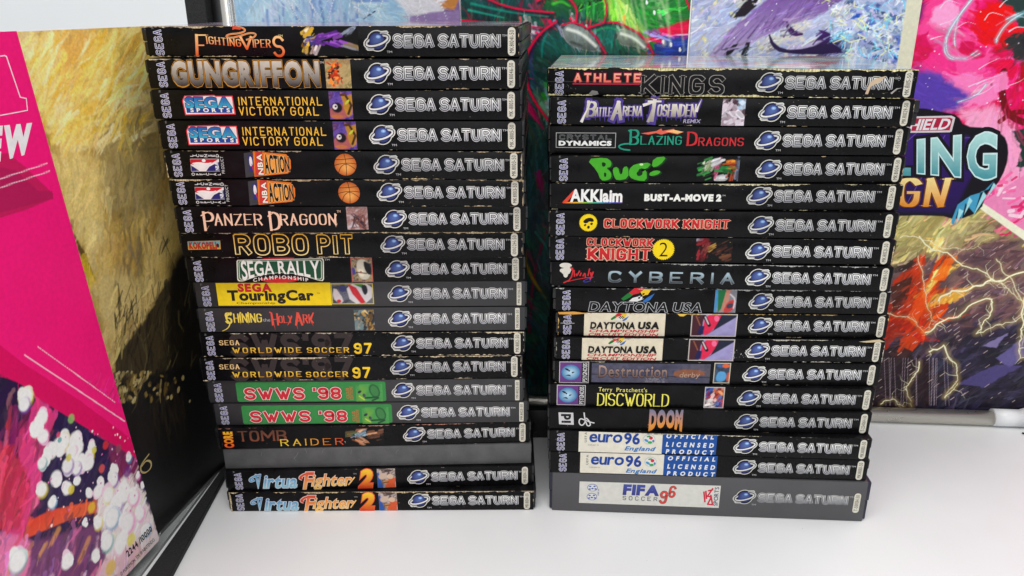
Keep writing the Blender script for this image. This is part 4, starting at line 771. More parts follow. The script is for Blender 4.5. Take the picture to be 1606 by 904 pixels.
LG = [
((-0.0879,0.4012,-0.066,0.26586,0.01435,-0.0006),(226,39,234,85,814,43,815,91)),
((-0.0881,0.3990,-0.051,0.25085,0.01429,-0.0006),(229,93,235,137.5,814,95,814,139.5)),
((-0.0877,0.3990,-0.043,0.23587,0.01436,-0.0006),(236,141.5,243,185,815,144,816,188)),
((-0.0866,0.4002,-0.038,0.22058,0.01459,-0.0004),(247,189.5,256,233,819,192,819,235)),
((-0.0865,0.4011,-0.039,0.20550,0.01435,0.0001),(257,238,264,278.6,819,239.4,819,280.6)),
((-0.0858,0.4025,-0.025,0.19075,0.01416,0.0001),(266,282.6,273,322.5,821,283.6,821,322.5)),
((-0.0846,0.4037,0.003,0.17591,0.01437,-0.0005),(273,325.5,281,365,826,324,824,363.5)),
((-0.0863,0.4073,-0.011,0.16103,0.01427,0.0002),(282,367,288,403,819,364.5,819,403.4)),
((-0.0857,0.4098,0.003,0.14596,0.01456,-0.0006),(289,404,297,441.6,822,404,822,440.6)),
((-0.0847,0.4129,-0.001,0.13026,0.01489,0.0006),(305,445,311,483.5,823,441.6,822,479.5)),
((-0.0847,0.4129,0.006,0.11520,0.01452,0.0002),(310,485.5,315,521.7,823,481.5,823,518.3)),
((-0.0853,0.4126,0.005,0.10027,0.01449,-0.0002),(313,524,318,558,822,520,822,557)),
((-0.0868,0.4124,0.015,0.08525,0.01449,-0.0002),(313,563,319,596.6,818,558,818,592)),
((-0.0858,0.4130,0.004,0.07018,0.01447,0.0005),(325,599.6,330,632.5,819,594.7,819,629)),
((-0.0834,0.4129,0.012,0.05569,0.01411,0.0006),(336,635.5,342,669.4,825,629.5,825,662.4)),
((-0.0819,0.4117,0.036,0.04137,0.01414,-0.0002),(340,671,345,705.8,831,662,831,694)),
((-0.0807,0.4114,0.026,0.02760,0.01355,0.0006),(351,706.8,356,737,831,696,832,727.7)),
((-0.0802,0.4091,0.027,0.01387,0.01357,-0.0001),(352,739.6,358,769.5,833,729.7,837,761.6)),
((-0.0794,0.4054,0.002,0.00000,0.01374,0.0003),(360,772,363,804.4,836,769.5,836,800.4)),
]
RG = [
((0.1109,0.4150,-0.117,0.24442,0.01426,-0.0006),(860,104,860,149.7,1440,110,1435,154.7)),
((0.1123,0.4128,-0.072,0.22997,0.01397,-0.0002),(863,153.7,864,195.5,1435,157.3,1430,199)),
((0.1122,0.4128,-0.054,0.21510,0.01443,-0.0001),(862,197.5,863,241.3,1425,200.5,1420,244.3)),
((0.1130,0.4112,-0.029,0.20051,0.01412,-0.0005),(865,244.4,865,285.8,1420,247,1413,287.8)),
((0.1131,0.4101,-0.040,0.18589,0.01431,0.0003),(864,286.8,864,328.6,1415,288.8,1411,330.6)),
((0.1124,0.4083,-0.047,0.17116,0.01425,0.0001),(862,331.6,862,369.5,1409,334,1405,375.5)),
((0.1129,0.4089,-0.058,0.15652,0.01415,0.0002),(862,371.5,863,408.3,1405,377.5,1399,415.3)),
((0.1138,0.4085,-0.067,0.14156,0.01437,0.0000),(864,412,866,447.4,1401,419,1397,458.8)),
((0.1164,0.4097,-0.039,0.12698,0.01399,-0.0004),(871,451.8,873,487.6,1397,459.4,1392,492.6)),
((0.1178,0.4095,-0.033,0.11247,0.01405,-0.0004),(875,490.6,876,525.5,1394,495.6,1389,531.5)),
((0.1169,0.4073,-0.033,0.09833,0.01383,-0.0000),(872,529.5,872,564.3,1389,535.5,1383,568.3)),
((0.1164,0.4063,-0.032,0.08418,0.01384,-0.0001),(870,567,871,599.8,1383,572,1376,605.8)),
((0.1138,0.4041,-0.042,0.07001,0.01391,-0.0001),(863,602.8,863,636.7,1371,610.8,1369,644.7)),
((0.1132,0.4020,-0.040,0.05589,0.01387,0.0000),(861,639.7,861,673.5,1367,648.6,1363,680.5)),
((0.1133,0.3990,-0.061,0.04178,0.01384,0.0000),(861,675.5,861,707.4,1367,689.5,1363,721.4)),
((0.1142,0.3993,-0.059,0.02741,0.01408,0.0002),(862,707.8,863,740.7,1363,721.8,1360,753.7)),
((0.1155,0.3989,-0.067,0.00003,0.02700,0.0006),(863,742.7,864,799.5,1365,756.7,1355,815.4)),
]

def mk(side, i, label, **k):
    geo, px = (LG if side == 'L' else RG)[i - 1]; s = Case(geo, px, label, GL if side == 'L' else GR, **k); s.side = side; s.i = i; TOPS.setdefault(side, s); return s
OR = ((250, 196, 130), (232, 84, 20)); YE = (245, 192, 40)
# --- left pile, top to bottom
s = mk('L', 1, 'black game case with orange serpent lettering, topmost of the left pile', ext=(2.6, 1.4)); maker(s, 1, 195); logo(s, 573, 803, 'MK81041-50'); s.wear(.75, .5, 1, .7, .6)
P = Print(); k = dict(style='R', w=.19, con=.45, serif=1.2)
s.text(P, 'F', 1, 490, 165, 575, 320, OR, shear=.15, **k); s.text(P, 'IGHTING', 1, 585, 197, 858, 250, OR, warp=lambda u, v: (u, v - .1 + .5 * (u - .5) * -.9 + .25), sp=.22, **k)
s.text(P, 'V', 1, 850, 182, 955, 272, OR, **k); s.text(P, 'IPERS'[:4], 1, 955, 205, 1095, 262, OR, sp=.22, **k); s.text(P, 'S', 1, 1115, 185, 1205, 330, OR, style='S', w=.16)
Q = smooth_poly(s.pts(1, 795, 105, 870, 110, 900, 135, 850, 155, 760, 160, 735, 180, 780, 190, 850, 175, 930, 150, 985, 160, 960, 190, 900, 205), 2)
P.stroke(Q, .75, OR[0], 1); P.stroke(Q, .35, (225, 100, 50), 2); P.poly(s.pts(1, 790, 98, 815, 100, 870, 112, 850, 128, 810, 122, 790, 128), (215, 80, 50), 2); s.text(P, 'TM', 1, 1155, 168, 1190, 184, (230, 210, 150)); s.put('title_lettering', P)
GOLD, PUR = [(228, 180, 40), (240, 200, 80), (150, 100, 20), (240, 225, 200)], [(120, 50, 165), (86, 34, 130), (150, 80, 190)]
s.art(1, 1335, 108, 1786, 330, BLK, 3, fn=lambda A: painted(A, (7, 7, 8), [(.12, .75, .05, .08, .9, GOLD), (.1, .3, .03, .13, 1.3, GOLD), (.25, .55, .05, .08, .2, [(40, 110, 190), (30, 60, 130), (90, 50, 140)]), (.4, .6, .05, .08, .3, PUR), (.6, .7, .09, .05, .4, PUR), (.6, .4, .09, .05, -.4, PUR), (.25, .2, .04, .07, 1.2, [(225, 205, 205), (160, 120, 90)]), (.82, .3, .05, .04, -.4, [(130, 130, 140), (170, 140, 90)]), (.85, .85, .04, .05, .8, [(150, 160, 180), (60, 60, 70)])], 150, 3))
s = mk('L', 2, 'black game case with chunky riveted metal lettering'); maker(s, 1, 222); logo(s, 573, 802, 'MK81046-50'); s.wear(.45, .35, 2)
P = Print(); s.text(P, 'GUNGRIFFON', 1, 300, 400, 1482, 560, ((205, 195, 180), (70, 62, 60)), off=.06, sp=.05, outl=((.055, (30, 22, 16)), (.042, (200, 138, 40)), (.02, (25, 18, 14))), layer=1)
for X in range(300, 1480, 62): x, y = s.m(1, X + 4, 483); P.ell(x, y, .28, .28, (120, 105, 90), 7, n=8)
s.text(P, 'TM', 1, 1482, 392, 1512, 406, (220, 210, 190)); s.put('title_lettering', P)
def fire(A):
    A.palette([(120, 110, 60), (190, 165, 110), (150, 120, 80), (205, 180, 130)], 4, 5)
    for k in range(60): rs2 = random.Random(k); A.blob((.35 + rs2.gauss(0, .12), .5 + rs2.gauss(0, .22)), rs2.uniform(.5, 1.6), rs2.uniform(.3, .7), rs2.uniform(0, 3), rs2.choice([(225, 80, 20), (240, 120, 30), (70, 30, 20), (190, 50, 20), (250, 150, 60)]))
s.art(1, 1525, 375, 1725, 590, [(150, 130, 80)] * 2, 5, fn=fire)
def eye(A):
    A.palette([(60, 45, 130), (110, 80, 170), (80, 50, 110), (150, 90, 120)], 4, 2)
    A.poly([(0, 0), (.75, 0), (.8, .35), (.5, .6), (.2, .5), (0, .35)], (170, 90, 90), sm=2)
    A.poly([(.5, .95), (.8, .85), (1, .9), (1, .2), (.8, .1), (.62, .4)], (185, 130, 40), wob=1); A.line([(.7, .9), (.95, .5), (.8, .2)], 1.2, (60, 40, 20)); A.blob((.78, .62), 1.6, .6, .8, (190, 200, 60)); A.blob((.62, .88), 1.8, .7, .1, (90, 50, 40))
    A.blob((.33, .42), 2.6, 2.5, 0, (20, 16, 24)); A.blob((.24, .45), 1.2, 1.3, 0, (225, 215, 215)); A.blob((.27, .46), .5, .5, 0, (10, 10, 10)); A.blob((.3, .1), 3, 1, 0, (190, 110, 60))
for i, z, dx, dy, lab in ((3, 1, 0, 0, 'black case with blue SPORTS badge and yellow title, upper of the matching pair'), (4, 3, -120, -565, 'black case with blue SPORTS badge and yellow title, lower of the matching pair')):
    s = mk('L', i, lab); maker(s, z, 250 + dx if i == 3 else 148); logo(s, 576 if i == 3 else 580, 802 if i == 3 else 803, 'MK-81105-50'); s.wear(.06, .04, i, .1, .15)
    P = Print(); q = lambda *a: [v + (dx if k % 2 == 0 else dy) for k, v in enumerate(a)]
    P.poly(s.pts(z, *q(382, 690, 400, 652, 640, 648, 650, 655, 785, 655, 812, 795, 408, 800)), (225, 60, 70), 0); P.poly(s.pts(z, *q(392, 694, 405, 660, 640, 656, 650, 663, 778, 663, 800, 787, 415, 792)), (235, 225, 225), 1)
    X = q(405, 668, 778, 742); s.text(P, 'SEGA', z, *X, ((40, 90, 170), (60, 170, 200)), layer=3, off=.05, sp=.0, outl=((.03, (20, 36, 100)),)); X = q(418, 738, 782, 782); s.quad(P, z, *X, (34, 70, 150), 2)
    X = q(450, 748, 765, 775); s.text(P, 'SPORTS', z, *X, (240, 235, 225), layer=5, off=.04, sp=.6)
    s.put('publisher_badge', P); P = Print()
    for w_, X in (('INTERNATIONAL', q(832, 668, 1495, 725)), ('VICTORY GOAL', q(836, 742, 1470, 800))):
        s.text(P, w_, z, *X, (246, 190, 60), style='S', w=.15, sp=.32)
    s.put('title_lettering', P)
    s.art(1 if i == 3 else 3, *q(1553, 625, 1735, 838), [(90, 60, 150)] * 2, 3, fn=eye)
for i, dx, dy, lab in ((5, 0, 0, 'black game case with a basketball printed mid spine, upper of the matching pair'), (6, 35, 222, 'black game case with a basketball printed mid spine, torn at its top left edge')):
    s = mk('L', i, lab); maker(s, 3, 190 + dx); logo(s, 587 if i == 5 else 591, 806 if i == 5 else 807.5, 'MK81103-50'); s.wear(.5 if i == 5 else .8, .35, 20 + i, .5, .8)
    q = lambda *a: [v + (dx if k % 2 == 0 else dy) for k, v in enumerate(a)]; e = lambda *a: [v + ((30 if dx else 0) if k % 2 == 0 else dy) for k, v in enumerate(a)]
    P = Print(); P.poly(s.pts(3, *q(296, 352, 525, 352, 535, 445, 306, 445)), (235, 228, 225), 0); P.poly(s.pts(3, *q(298, 354, 523, 354, 420, 410, 340, 396, 300, 392)), (200, 30, 45), 1)
    P.poly(s.pts(3, *q(304, 400, 370, 440, 308, 443)), (40, 40, 110), 1); P.poly(s.pts(3, *q(425, 443, 450, 410, 530, 372, 534, 443)), (40, 40, 110), 1); x, y = s.m(3, *q(405, 365)); P.ell(x, y, 1.0, .8, (240, 232, 230), 2); P.poly(s.pts(3, *q(305, 383, 370, 375, 430, 385, 480, 375, 430, 405, 400, 440, 372, 425, 330, 395)), (240, 232, 230), 2, sm=1)
    s.text(P, 'NBA', 3, *q(498, 380, 524, 436), (235, 235, 240), layer=3, rot=90, off=.03); s.text(P, 'LICENSED', 3, *q(300, 318, 524, 340), (225, 225, 225), crot=True, sp=.5, off=.02)
    s.text(P, 'OFFICIAL', 3, *q(308, 456, 536, 476), (225, 225, 225), crot=True, sp=.6, off=.02); s.text(P, 'PRODUCT', 3, *q(543, 335, 566, 460), (215, 215, 215), rot=90, sp=.25); s.put('licence_badge', P)
    P = Print(); P.poly(s.pts(3, *e(722, 310, 800, 300, 815, 480, 740, 490)), (62, 62, 66), 0); P.poly(s.pts(3, *e(795, 296, 1060, 318, 1095, 360, 1098, 420, 1075, 460, 810, 484)), (232, 120, 30), 1)
    P.poly(s.pts(3, *e(815, 300, 870, 302, 880, 470, 815, 478)), (205, 60, 50), 2); P.poly(s.pts(3, *e(758, 322, 792, 320, 804, 445, 768, 447)), (48, 50, 120), 2); P.poly(s.pts(3, *e(770, 330, 788, 345, 796, 400, 776, 410, 766, 370)), (235, 225, 225), 3, sm=1); P.poly(s.pts(3, *e(780, 380, 796, 430, 810, 470, 802, 420)), (210, 40, 50), 3)
    s.text(P, 'NBA', 3, *e(835, 315, 874, 470), (245, 235, 220), layer=4, rot=90, off=.03, outl=((.03, (40, 20, 20)),)); P.poly(s.pts(3, *e(885, 318, 1045, 330, 1040, 452, 890, 462)), (240, 160, 70), 2)
    s.text(P, 'ACTION', 3, *e(888, 330, 1085, 452), (14, 12, 14), layer=4, off=.03, sp=.07, warp=lambda u, v: (u, .5 + (v - .5) * (1.12 - .3 * u)), outl=((.02, (250, 215, 150)),)); s.put('title_lettering', P)
    P = Print(); x, y = s.m(4, *((122, 395) if i == 5 else (146, 616))); r = 5.65; P.ell(x, y, r, r, (248, 176, 90), 1, c2=(190, 92, 34), n=34, hl=(.1, -.35))
    for Q in ([(-r, -.3), (-2, .6), (2, .9), (r, .4)], [(-.4, r), (.3, 2), (.4, -2), (.1, -r)], [(-5, 2.6), (-2, 2.6), (1.5, 3), (4.6, 3.3)], [(-3.8, -4.1), (-2.6, -1), (.5, 0.8), (4.6, -2), (5, -2.6)]): P.stroke([(x + a, y + b) for a, b in smooth_poly(Q, 2)], .28, (60, 26, 14), 2)
    s.put('basketball_print', P)
s = mk('L', 7, 'black game case with pale rune-like calligraphic lettering, under the two basketball cases'); maker(s, 3, 272); logo(s, 597, 811, 'MK81009-50'); s.wear(.06, .3, 7)
P = Print(); cc = (242, 198, 168); k = dict(style='R', w=.17, con=.35, sp=.22)
for a, X0, X1, Y0, Y1 in (('P', 395, 480, 770, 900), ('ANZER', 480, 855, 785, 862), ('D', 915, 1000, 770, 900), ('RAGOON', 1000, 1440, 785, 862)): s.text(P, a, 3, X0, Y0, X1, Y1, cc, caps=.5, **k)
for Q in ((372, 795, 400, 780, 430, 765, 450, 790), (900, 800, 925, 785, 950, 768, 965, 790), (405, 860, 420, 902, 440, 870), (1440, 785, 1425, 830, 1440, 880, 1452, 850)): P.stroke(s.pts(3, *Q), .7, cc, 1, con=.5, taper=lambda t: 1.1 - t)
s.text(P, 'TM', 3, 1445, 755, 1475, 772, cc); s.put('title_lettering', P)
def gull(A):
    A.palette([(215, 215, 222), (190, 170, 170), (150, 100, 90), (225, 220, 220)], 4, 8)
    for k in range(26): r_ = random.Random(k + 9); A.line([(r_.uniform(.2, .9), r_.uniform(0, .6)), (r_.uniform(.2, .9), r_.uniform(0, .7))], r_.uniform(.3, .9), r_.choice([(80, 45, 40), (120, 70, 60), (60, 40, 50)]))
s.art(4, 118, 728, 285, 900, [(200, 200, 210)] * 2, 4, fn=gull)
s = mk('L', 8, 'black game case with large yellow double-outlined block lettering and torn top edge'); logo(s, 596, 806.5, '10002H-50'); s.wear(.8, .6, 8, .3, .7)
P = Print(); P.poly(s.pts(5, 122, 150, 380, 142, 386, 205, 128, 210), (210, 160, 80), 0); P.poly(s.pts(5, 124, 152, 378, 144, 381, 170, 125, 178), (120, 180, 180), 1); s.text(P, 'KOKOPELI', 5, 135, 158, 352, 200, (196, 50, 30), layer=2, off=.05, outl=((.02, (90, 20, 20)),)); x, y = s.m(5, 362, 178); P.ell(x, y, .7, 1.2, (20, 50, 60), 3); s.put('publisher_badge', P)
P = Print(); Yg = ((250, 190, 60), (252, 226, 150))
for a, X0, X1 in (('ROBO', 498, 1070), ('PIT', 1150, 1425)): s.text(P, a, 5, X0, 112, X1, 232, (12, 8, 6), style='S', w=.19, sp=.24 if a == 'ROBO' else .3, outl=((.065, Yg),), caps=.3)
s.put('title_lettering', P)
s = mk('L', 9, 'black game case with arched green and red rally badge'); maker(s, 5, 198); logo(s, 603, 809.5, 'MK81207-50'); s.wear(.2, .3, 9)
P = Print(); P.poly(s.pts(5, 700, 275, 960, 268, 930, 300, 740, 300), (190, 30, 40), 0); P.poly(s.pts(5, 700, 420, 980, 415, 1040, 425, 940, 458, 780, 462, 690, 440), (200, 36, 44), 0, sm=1)
G = [500, 300, 505, 288, 1180, 278, 1190, 290, 1196, 435, 1185, 448, 1140, 440, 990, 395, 850, 385, 700, 400, 560, 448, 525, 448, 512, 435]
for sc_, c_, l_ in ((1, (225, 225, 205), 1), (.975, (26, 66, 46), 2), (.955, (190, 205, 180), 3), (.935, (30, 78, 52), 4)): P.poly(s.pts(5, *[(848 + (v - 848) * sc_) if k % 2 == 0 else (362 + (v - 362) * (sc_ - (1 - sc_) * 2.2)) for k, v in enumerate(G)]), c_, l_)
s.text(P, 'SEGA RALLY', 5, 538, 298, 1155, 390, (236, 234, 225), layer=6, off=.02, sp=.08, warp=lambda u, v: (u, v - (1 - v) * (abs(u - .5) * 2) ** 2 * .55))
s.text(P, 'CHAMPIONSHIP', 5, 635, 405, 1070, 430, (232, 222, 215), layer=6, off=.02, sp=.4, warp=lambda u, v: (u, v - (abs(u - .5) * 2) ** 2 * .9)); s.text(P, 'TM', 5, 1195, 282, 1235, 296, (200, 200, 190)); s.put('title_lettering', P)
def rally(A):
    A.palette([(120, 100, 70), (170, 150, 110), (60, 60, 70), (190, 180, 150)], 2.5, 3)
    A.poly([(.3, .9), (.7, .95), (.95, .5), (.8, .1), (.4, .1), (.25, .5)], (200, 195, 175), sm=2); A.poly([(.6, .9), (.95, .7), (.95, .3), (.75, .3), (.6, .6)], (26, 26, 30), sm=1); A.poly([(.3, .55), (.6, .5), (.6, .2), (.35, .25)], (225, 215, 190), sm=1); A.line([(.3, .4), (.7, .35)], .6, (80, 50, 40)); A.blob((.1, .45), 1, 2, 0, (60, 70, 140)); A.blob((.45, .42), .5, .4, 0, (170, 60, 50))
s.art(5, 1408, 275, 1578, 455, [(150, 130, 100)] * 2, 4, fn=rally, border=(190, 80, 70))
s = mk('L', 10, 'grey game case with a wide yellow panel and red title', base='grey1'); maker(s, 5, 272); logo(s, 606.7, 813, 'MK81216-50', slim=True); 
P = Print(); s.quad(P, 5, 358, 478, 1252, 652, (246, 214, 30), 0); s.text(P, 'SEGA', 5, 520, 488, 785, 543, (206, 40, 50), layer=1, off=.06); s.text(P, 'TouringCar', 5, 440, 538, 1115, 610, (38, 34, 30), layer=2, off=.045, sp=.05); s.text(P, 'Championship', 5, 512, 625, 815, 641, (60, 46, 20), layer=1, sp=.14); s.text(P, 'TM', 5, 1140, 552, 1165, 563, (60, 50, 20)); s.put('title_lettering', P)
def tour(A):
    A.palette([(70, 74, 90), (110, 112, 125), (60, 58, 66), (90, 96, 110)], 4, 3); A.poly([(.35, 1), (1, 1), (.95, .1), (.45, 0)], (214, 210, 210), sm=1); A.poly([(.4, 1), (.6, .8), (.8, .1), (.7, 0), (.5, .5)], (205, 50, 60)); A.poly([(.5, 1), (.75, 1), (.85, .7), (.7, .8)], (40, 130, 80)); A.poly([(.72, .9), (.84, .95), (.88, .6), (.8, .4), (.74, .6)], (40, 40, 48), sm=1)
    A.poly([(.08, .9), (.3, .2), (.2, 0), (.02, .3)], (205, 195, 195), sm=1); A.blob((.17, .15), 1.2, 1, 0, (200, 50, 60)); A.line([(.55, .6), (.6, .4)], .6, (210, 60, 70)); A.blob((.28, .75), 2, 2, 0, (60, 66, 110))
s.art(5, 1254, 480, 1585, 640, [(100, 100, 120)] * 2, 4, fn=tour, border=(220, 200, 60))
s = mk('L', 11, 'grey game case with spiky yellow and red fantasy lettering', base='grey1'); maker(s, 5, 298); logo(s, 607, 811, 'MK81306-50', slim=True)
P = Print(); k = dict(style='R', w=.2, con=.5, caps=.5)
s.text(P, 'S', 5, 420, 712, 470, 790, (240, 214, 90), **k); P.stroke(smooth_poly(s.pts(5, 470, 710, 425, 735, 430, 765, 460, 790, 440, 830, 395, 850), 2), 1.2, (240, 214, 90), 2, taper=lambda t: 1.1 - .9 * t); s.text(P, 'HINING', 5, 485, 720, 705, 780, (240, 212, 84), sp=.18, **k)
s.text(P, 'the', 5, 715, 752, 772, 776, (180, 176, 180)); s.text(P, 'H', 5, 782, 720, 835, 800, (232, 84, 66), **k); s.text(P, 'OLY', 5, 838, 735, 945, 785, (232, 84, 66), sp=.18, **k); s.text(P, 'A', 5, 965, 715, 1025, 800, (232, 84, 66), **k); s.text(P, 'RK', 5, 1030, 725, 1110, 785, (232, 84, 66), sp=.18, **k)
for Q in ((765, 705, 785, 712, 800, 790, 812, 842), (985, 705, 972, 780, 990, 838), (1110, 708, 1090, 770, 1112, 812), (940, 740, 915, 795, 905, 806), (540, 705, 530, 730, 540, 796), (600, 705, 590, 750, 600, 796)): P.stroke(s.pts(5, *Q), .8, (240, 212, 84) if Q[0] < 700 else (232, 84, 66), 2, taper=lambda t: 1.1 - t)
s.put('title_lettering', P)
s.art(6, 128, 685, 285, 842, [(90, 110, 110), (120, 140, 140)], 7, 6, fn=lambda A: painted(A, None, [(.3, .7, .2, .2, .8, [(110, 130, 130), (60, 80, 86)]), (.5, .7, .2, .15, -.6, [(180, 140, 70), (60, 50, 40), (210, 180, 120)]), (.5, .3, .25, .2, .9, [(40, 44, 50), (110, 84, 50), (150, 150, 140)]), (.8, .3, .1, .2, 1.3, [(190, 150, 80), (120, 90, 50)])], 130, 4, (.7, 2)))
for i, dy, lab in ((12, 0, 'black game case with gold slab-serif title over ghosted numerals, upper of the matching pair'), (13, 190, 'black game case with gold slab-serif title over ghosted numerals, lower of the matching pair')):
    s = mk('L', i, lab, ext=(1.4, 1.)); maker(s, 7, 148 if i == 12 else 146); logo(s, 612 if i == 12 else 610, 811.5 if i == 12 else 807, 'MK81112-50'); s.wear(.95 if i == 12 else .9, .55, 30 + i, .3, .75, cream=(226, 210, 178))
    P = Print(); s.text(P, "SWS'97", 7, 300, 86 + dy, 1275, 225 + dy, (56, 47, 46), layer=0, style='S', w=.3, sp=.14); s.put('ghost_numerals', P)
    P = Print(); g = ((252, 214, 70), (222, 160, 40)); k = dict(style='R', w=.2, con=.55, serif=1., outl=((.05, (60, 30, 10)),))
    s.text(P, 'SEGA', 7, 218, 122 + dy, 375, 154 + dy, (236, 200, 140), layer=2, sp=.3, **k); s.text(P, 'WORLDWIDE', 7, 322, 176 + dy, 865, 212 + dy, g, layer=2, sp=.42, **k); s.text(P, 'SOCCER', 7, 908 - (i == 13) * 8, 176 + dy, 1240 - (i == 13) * 10, 212 + dy, g, layer=2, sp=.34, **k)
    s.text(P, '97', 7, 1278 - (i == 13) * 12, 148 + dy, 1420 - (i == 13) * 12, 216 + dy, ((252, 216, 50), (240, 190, 30)), layer=2, style='S', w=.26, sp=.25); s.put('title_lettering', P)
for i, dx, dy, lab in ((14, 0, 0, 'grey game case with red title on green panel, upper of its pair'), (15, 48, 182, 'grey game case with red title on green panel, lower of its pair')):
    s = mk('L', i, lab, base='grey1'); maker(s, 7, 218 + dx * 1.05); logo(s, 612.7 if i == 14 else 620.7, 810 if i == 14 else 816.3, 'MK81123-50', slim=True)
    q = lambda *a: [v + (dx if k % 2 == 0 else dy) for k, v in enumerate(a)]; X = q(362, 462, 1530, 605)
    P = Print(); x0, _ = s.m(7, X[0], X[1] + 80); x1, _ = s.m(7, X[2], X[1] + 60); rrect(P, x0, .7, x1, s.t - 1.1, 1.2, (58, 140, 72), 0)
    s.text(P, "SWWS", 7, *q(420, 508, 895, 578), (206, 44, 58), layer=3, style='S', w=.27, sp=.14, outl=((.11, (26, 40, 26)), (.07, (240, 220, 205)))); s.text(P, "'98", 7, *q(960, 504, 1180, 574), (206, 44, 58), layer=3, style='S', w=.27, sp=.16, outl=((.11, (26, 40, 26)), (.07, (240, 220, 205))))
    s.text(P, 'CLUB', 7, *q(1220, 498, 1242, 580), (190, 110, 60), layer=1, rot=90, off=.03); s.text(P, 'EDITION', 7, *q(1250, 490, 1272, 588), (190, 110, 60), layer=1, rot=90, off=.03); s.put('title_lettering', P)
    def pitch(A):
        A.palette([(60, 140, 70), (80, 160, 84), (54, 120, 60)], 5, 4); A.poly([(.0, 0), (.3, .0), (.4, .8), (.2, .9)], (110, 170, 70), soft=3); A.blob((.7, .6), 3, 4.6, .3, (40, 96, 58), .2); A.blob((.7, .6), 2.2, 3.6, .3, (66, 132, 74), .3); A.line([(.35, .2), (.9, .25), (.6, .05)], 1.2, (36, 84, 50), sm=1); A.blob((.14, .55), 1.3, .8, .6, (50, 56, 70)); A.blob((.3, .35), .9, 1.2, .2, (70, 80, 90)); A.line([(.12, .3), (.3, .1)], .6, (205, 215, 80))
    s.art(7, *q(1295, 468, 1505, 600), [(60, 140, 70)] * 2, 4, fn=pitch)
s = mk('L', 16, 'black game case with rusty stone lettering, lying on the plain grey case', ext=(2.2, 1.2)); logo(s, 629.7, 820, 'MK81086-50'); s.wear(.55, .3, 16, .5, .5, cream=(210, 150, 130))
P = Print(); s.text(P, 'CORE', 9, 158, 130, 222, 266, ((240, 190, 40), (225, 70, 30)), layer=2, rot=90, off=.05, sp=.03, outl=((.035, (150, 30, 20)),)); s.put('publisher_badge', P)
P = Print(); s.text(P, 'TOMB', 9, 262, 128, 640, 205, ((96, 60, 44), (130, 72, 50)), style='R', w=.18, con=.7, serif=.8, sp=.2); s.text(P, 'RAIDER', 9, 594, 192, 1090, 242, ((240, 210, 60), (216, 70, 40)), style='R', w=.15, con=.5, serif=1.2, sp=.4, grad=True); s.text(P, 'TM', 9, 1096, 212, 1132, 226, (200, 180, 170)); s.put('title_lettering', P)
SKN = [(220, 170, 130), (180, 120, 86), (120, 76, 50)]
s.art(9, 1105, 110, 1410, 245, BLK, 3, fn=lambda A: painted(A, (7, 7, 8), [(.12, .68, .05, .08, .2, [(120, 90, 50), (70, 90, 60), (200, 150, 110)]), (.38, .68, .06, .12, .5, [(160, 190, 205), (190, 210, 220), (110, 140, 160)]), (.42, .95, .06, .04, .6, SKN), (.45, .25, .09, .1, -.7, SKN), (.75, .6, .08, .13, .2, [(150, 100, 70), (90, 56, 40), (205, 150, 110)]), (.88, .75, .05, .08, .3, [(60, 40, 34), (120, 80, 60)])], 120, 5))
s = mk('L', 17, 'plain grey plastic game case with no printing, between two printed black cases', base='grey3', ext=(.6, .5))
P = Print(); rs = random.Random(17)
for _ in range(110): x, y, r = rs.uniform(1, 183), rs.uniform(.4, s.t - .4), rs.uniform(.05, .16); P.poly([(x - r, y), (x, y - r), (x + r, y), (x, y + r)], rs.choice([(120, 122, 120), (150, 150, 148), (95, 97, 96)]), 0)
for _ in range(8): x, y = rs.uniform(3, 180), rs.uniform(2, s.t - 3); P.stroke(smooth_poly([(x, y), (x + rs.uniform(-1, 1), y + 1.5), (x + rs.uniform(-2, 3), y + 3)], 2), .12, (128, 130, 128), 0)
P.stroke(smooth_poly(s.pts(9, 742, 305, 728, 335, 705, 358), 2), .5, (104, 106, 104), 0); s.put('scuff_marks', P)
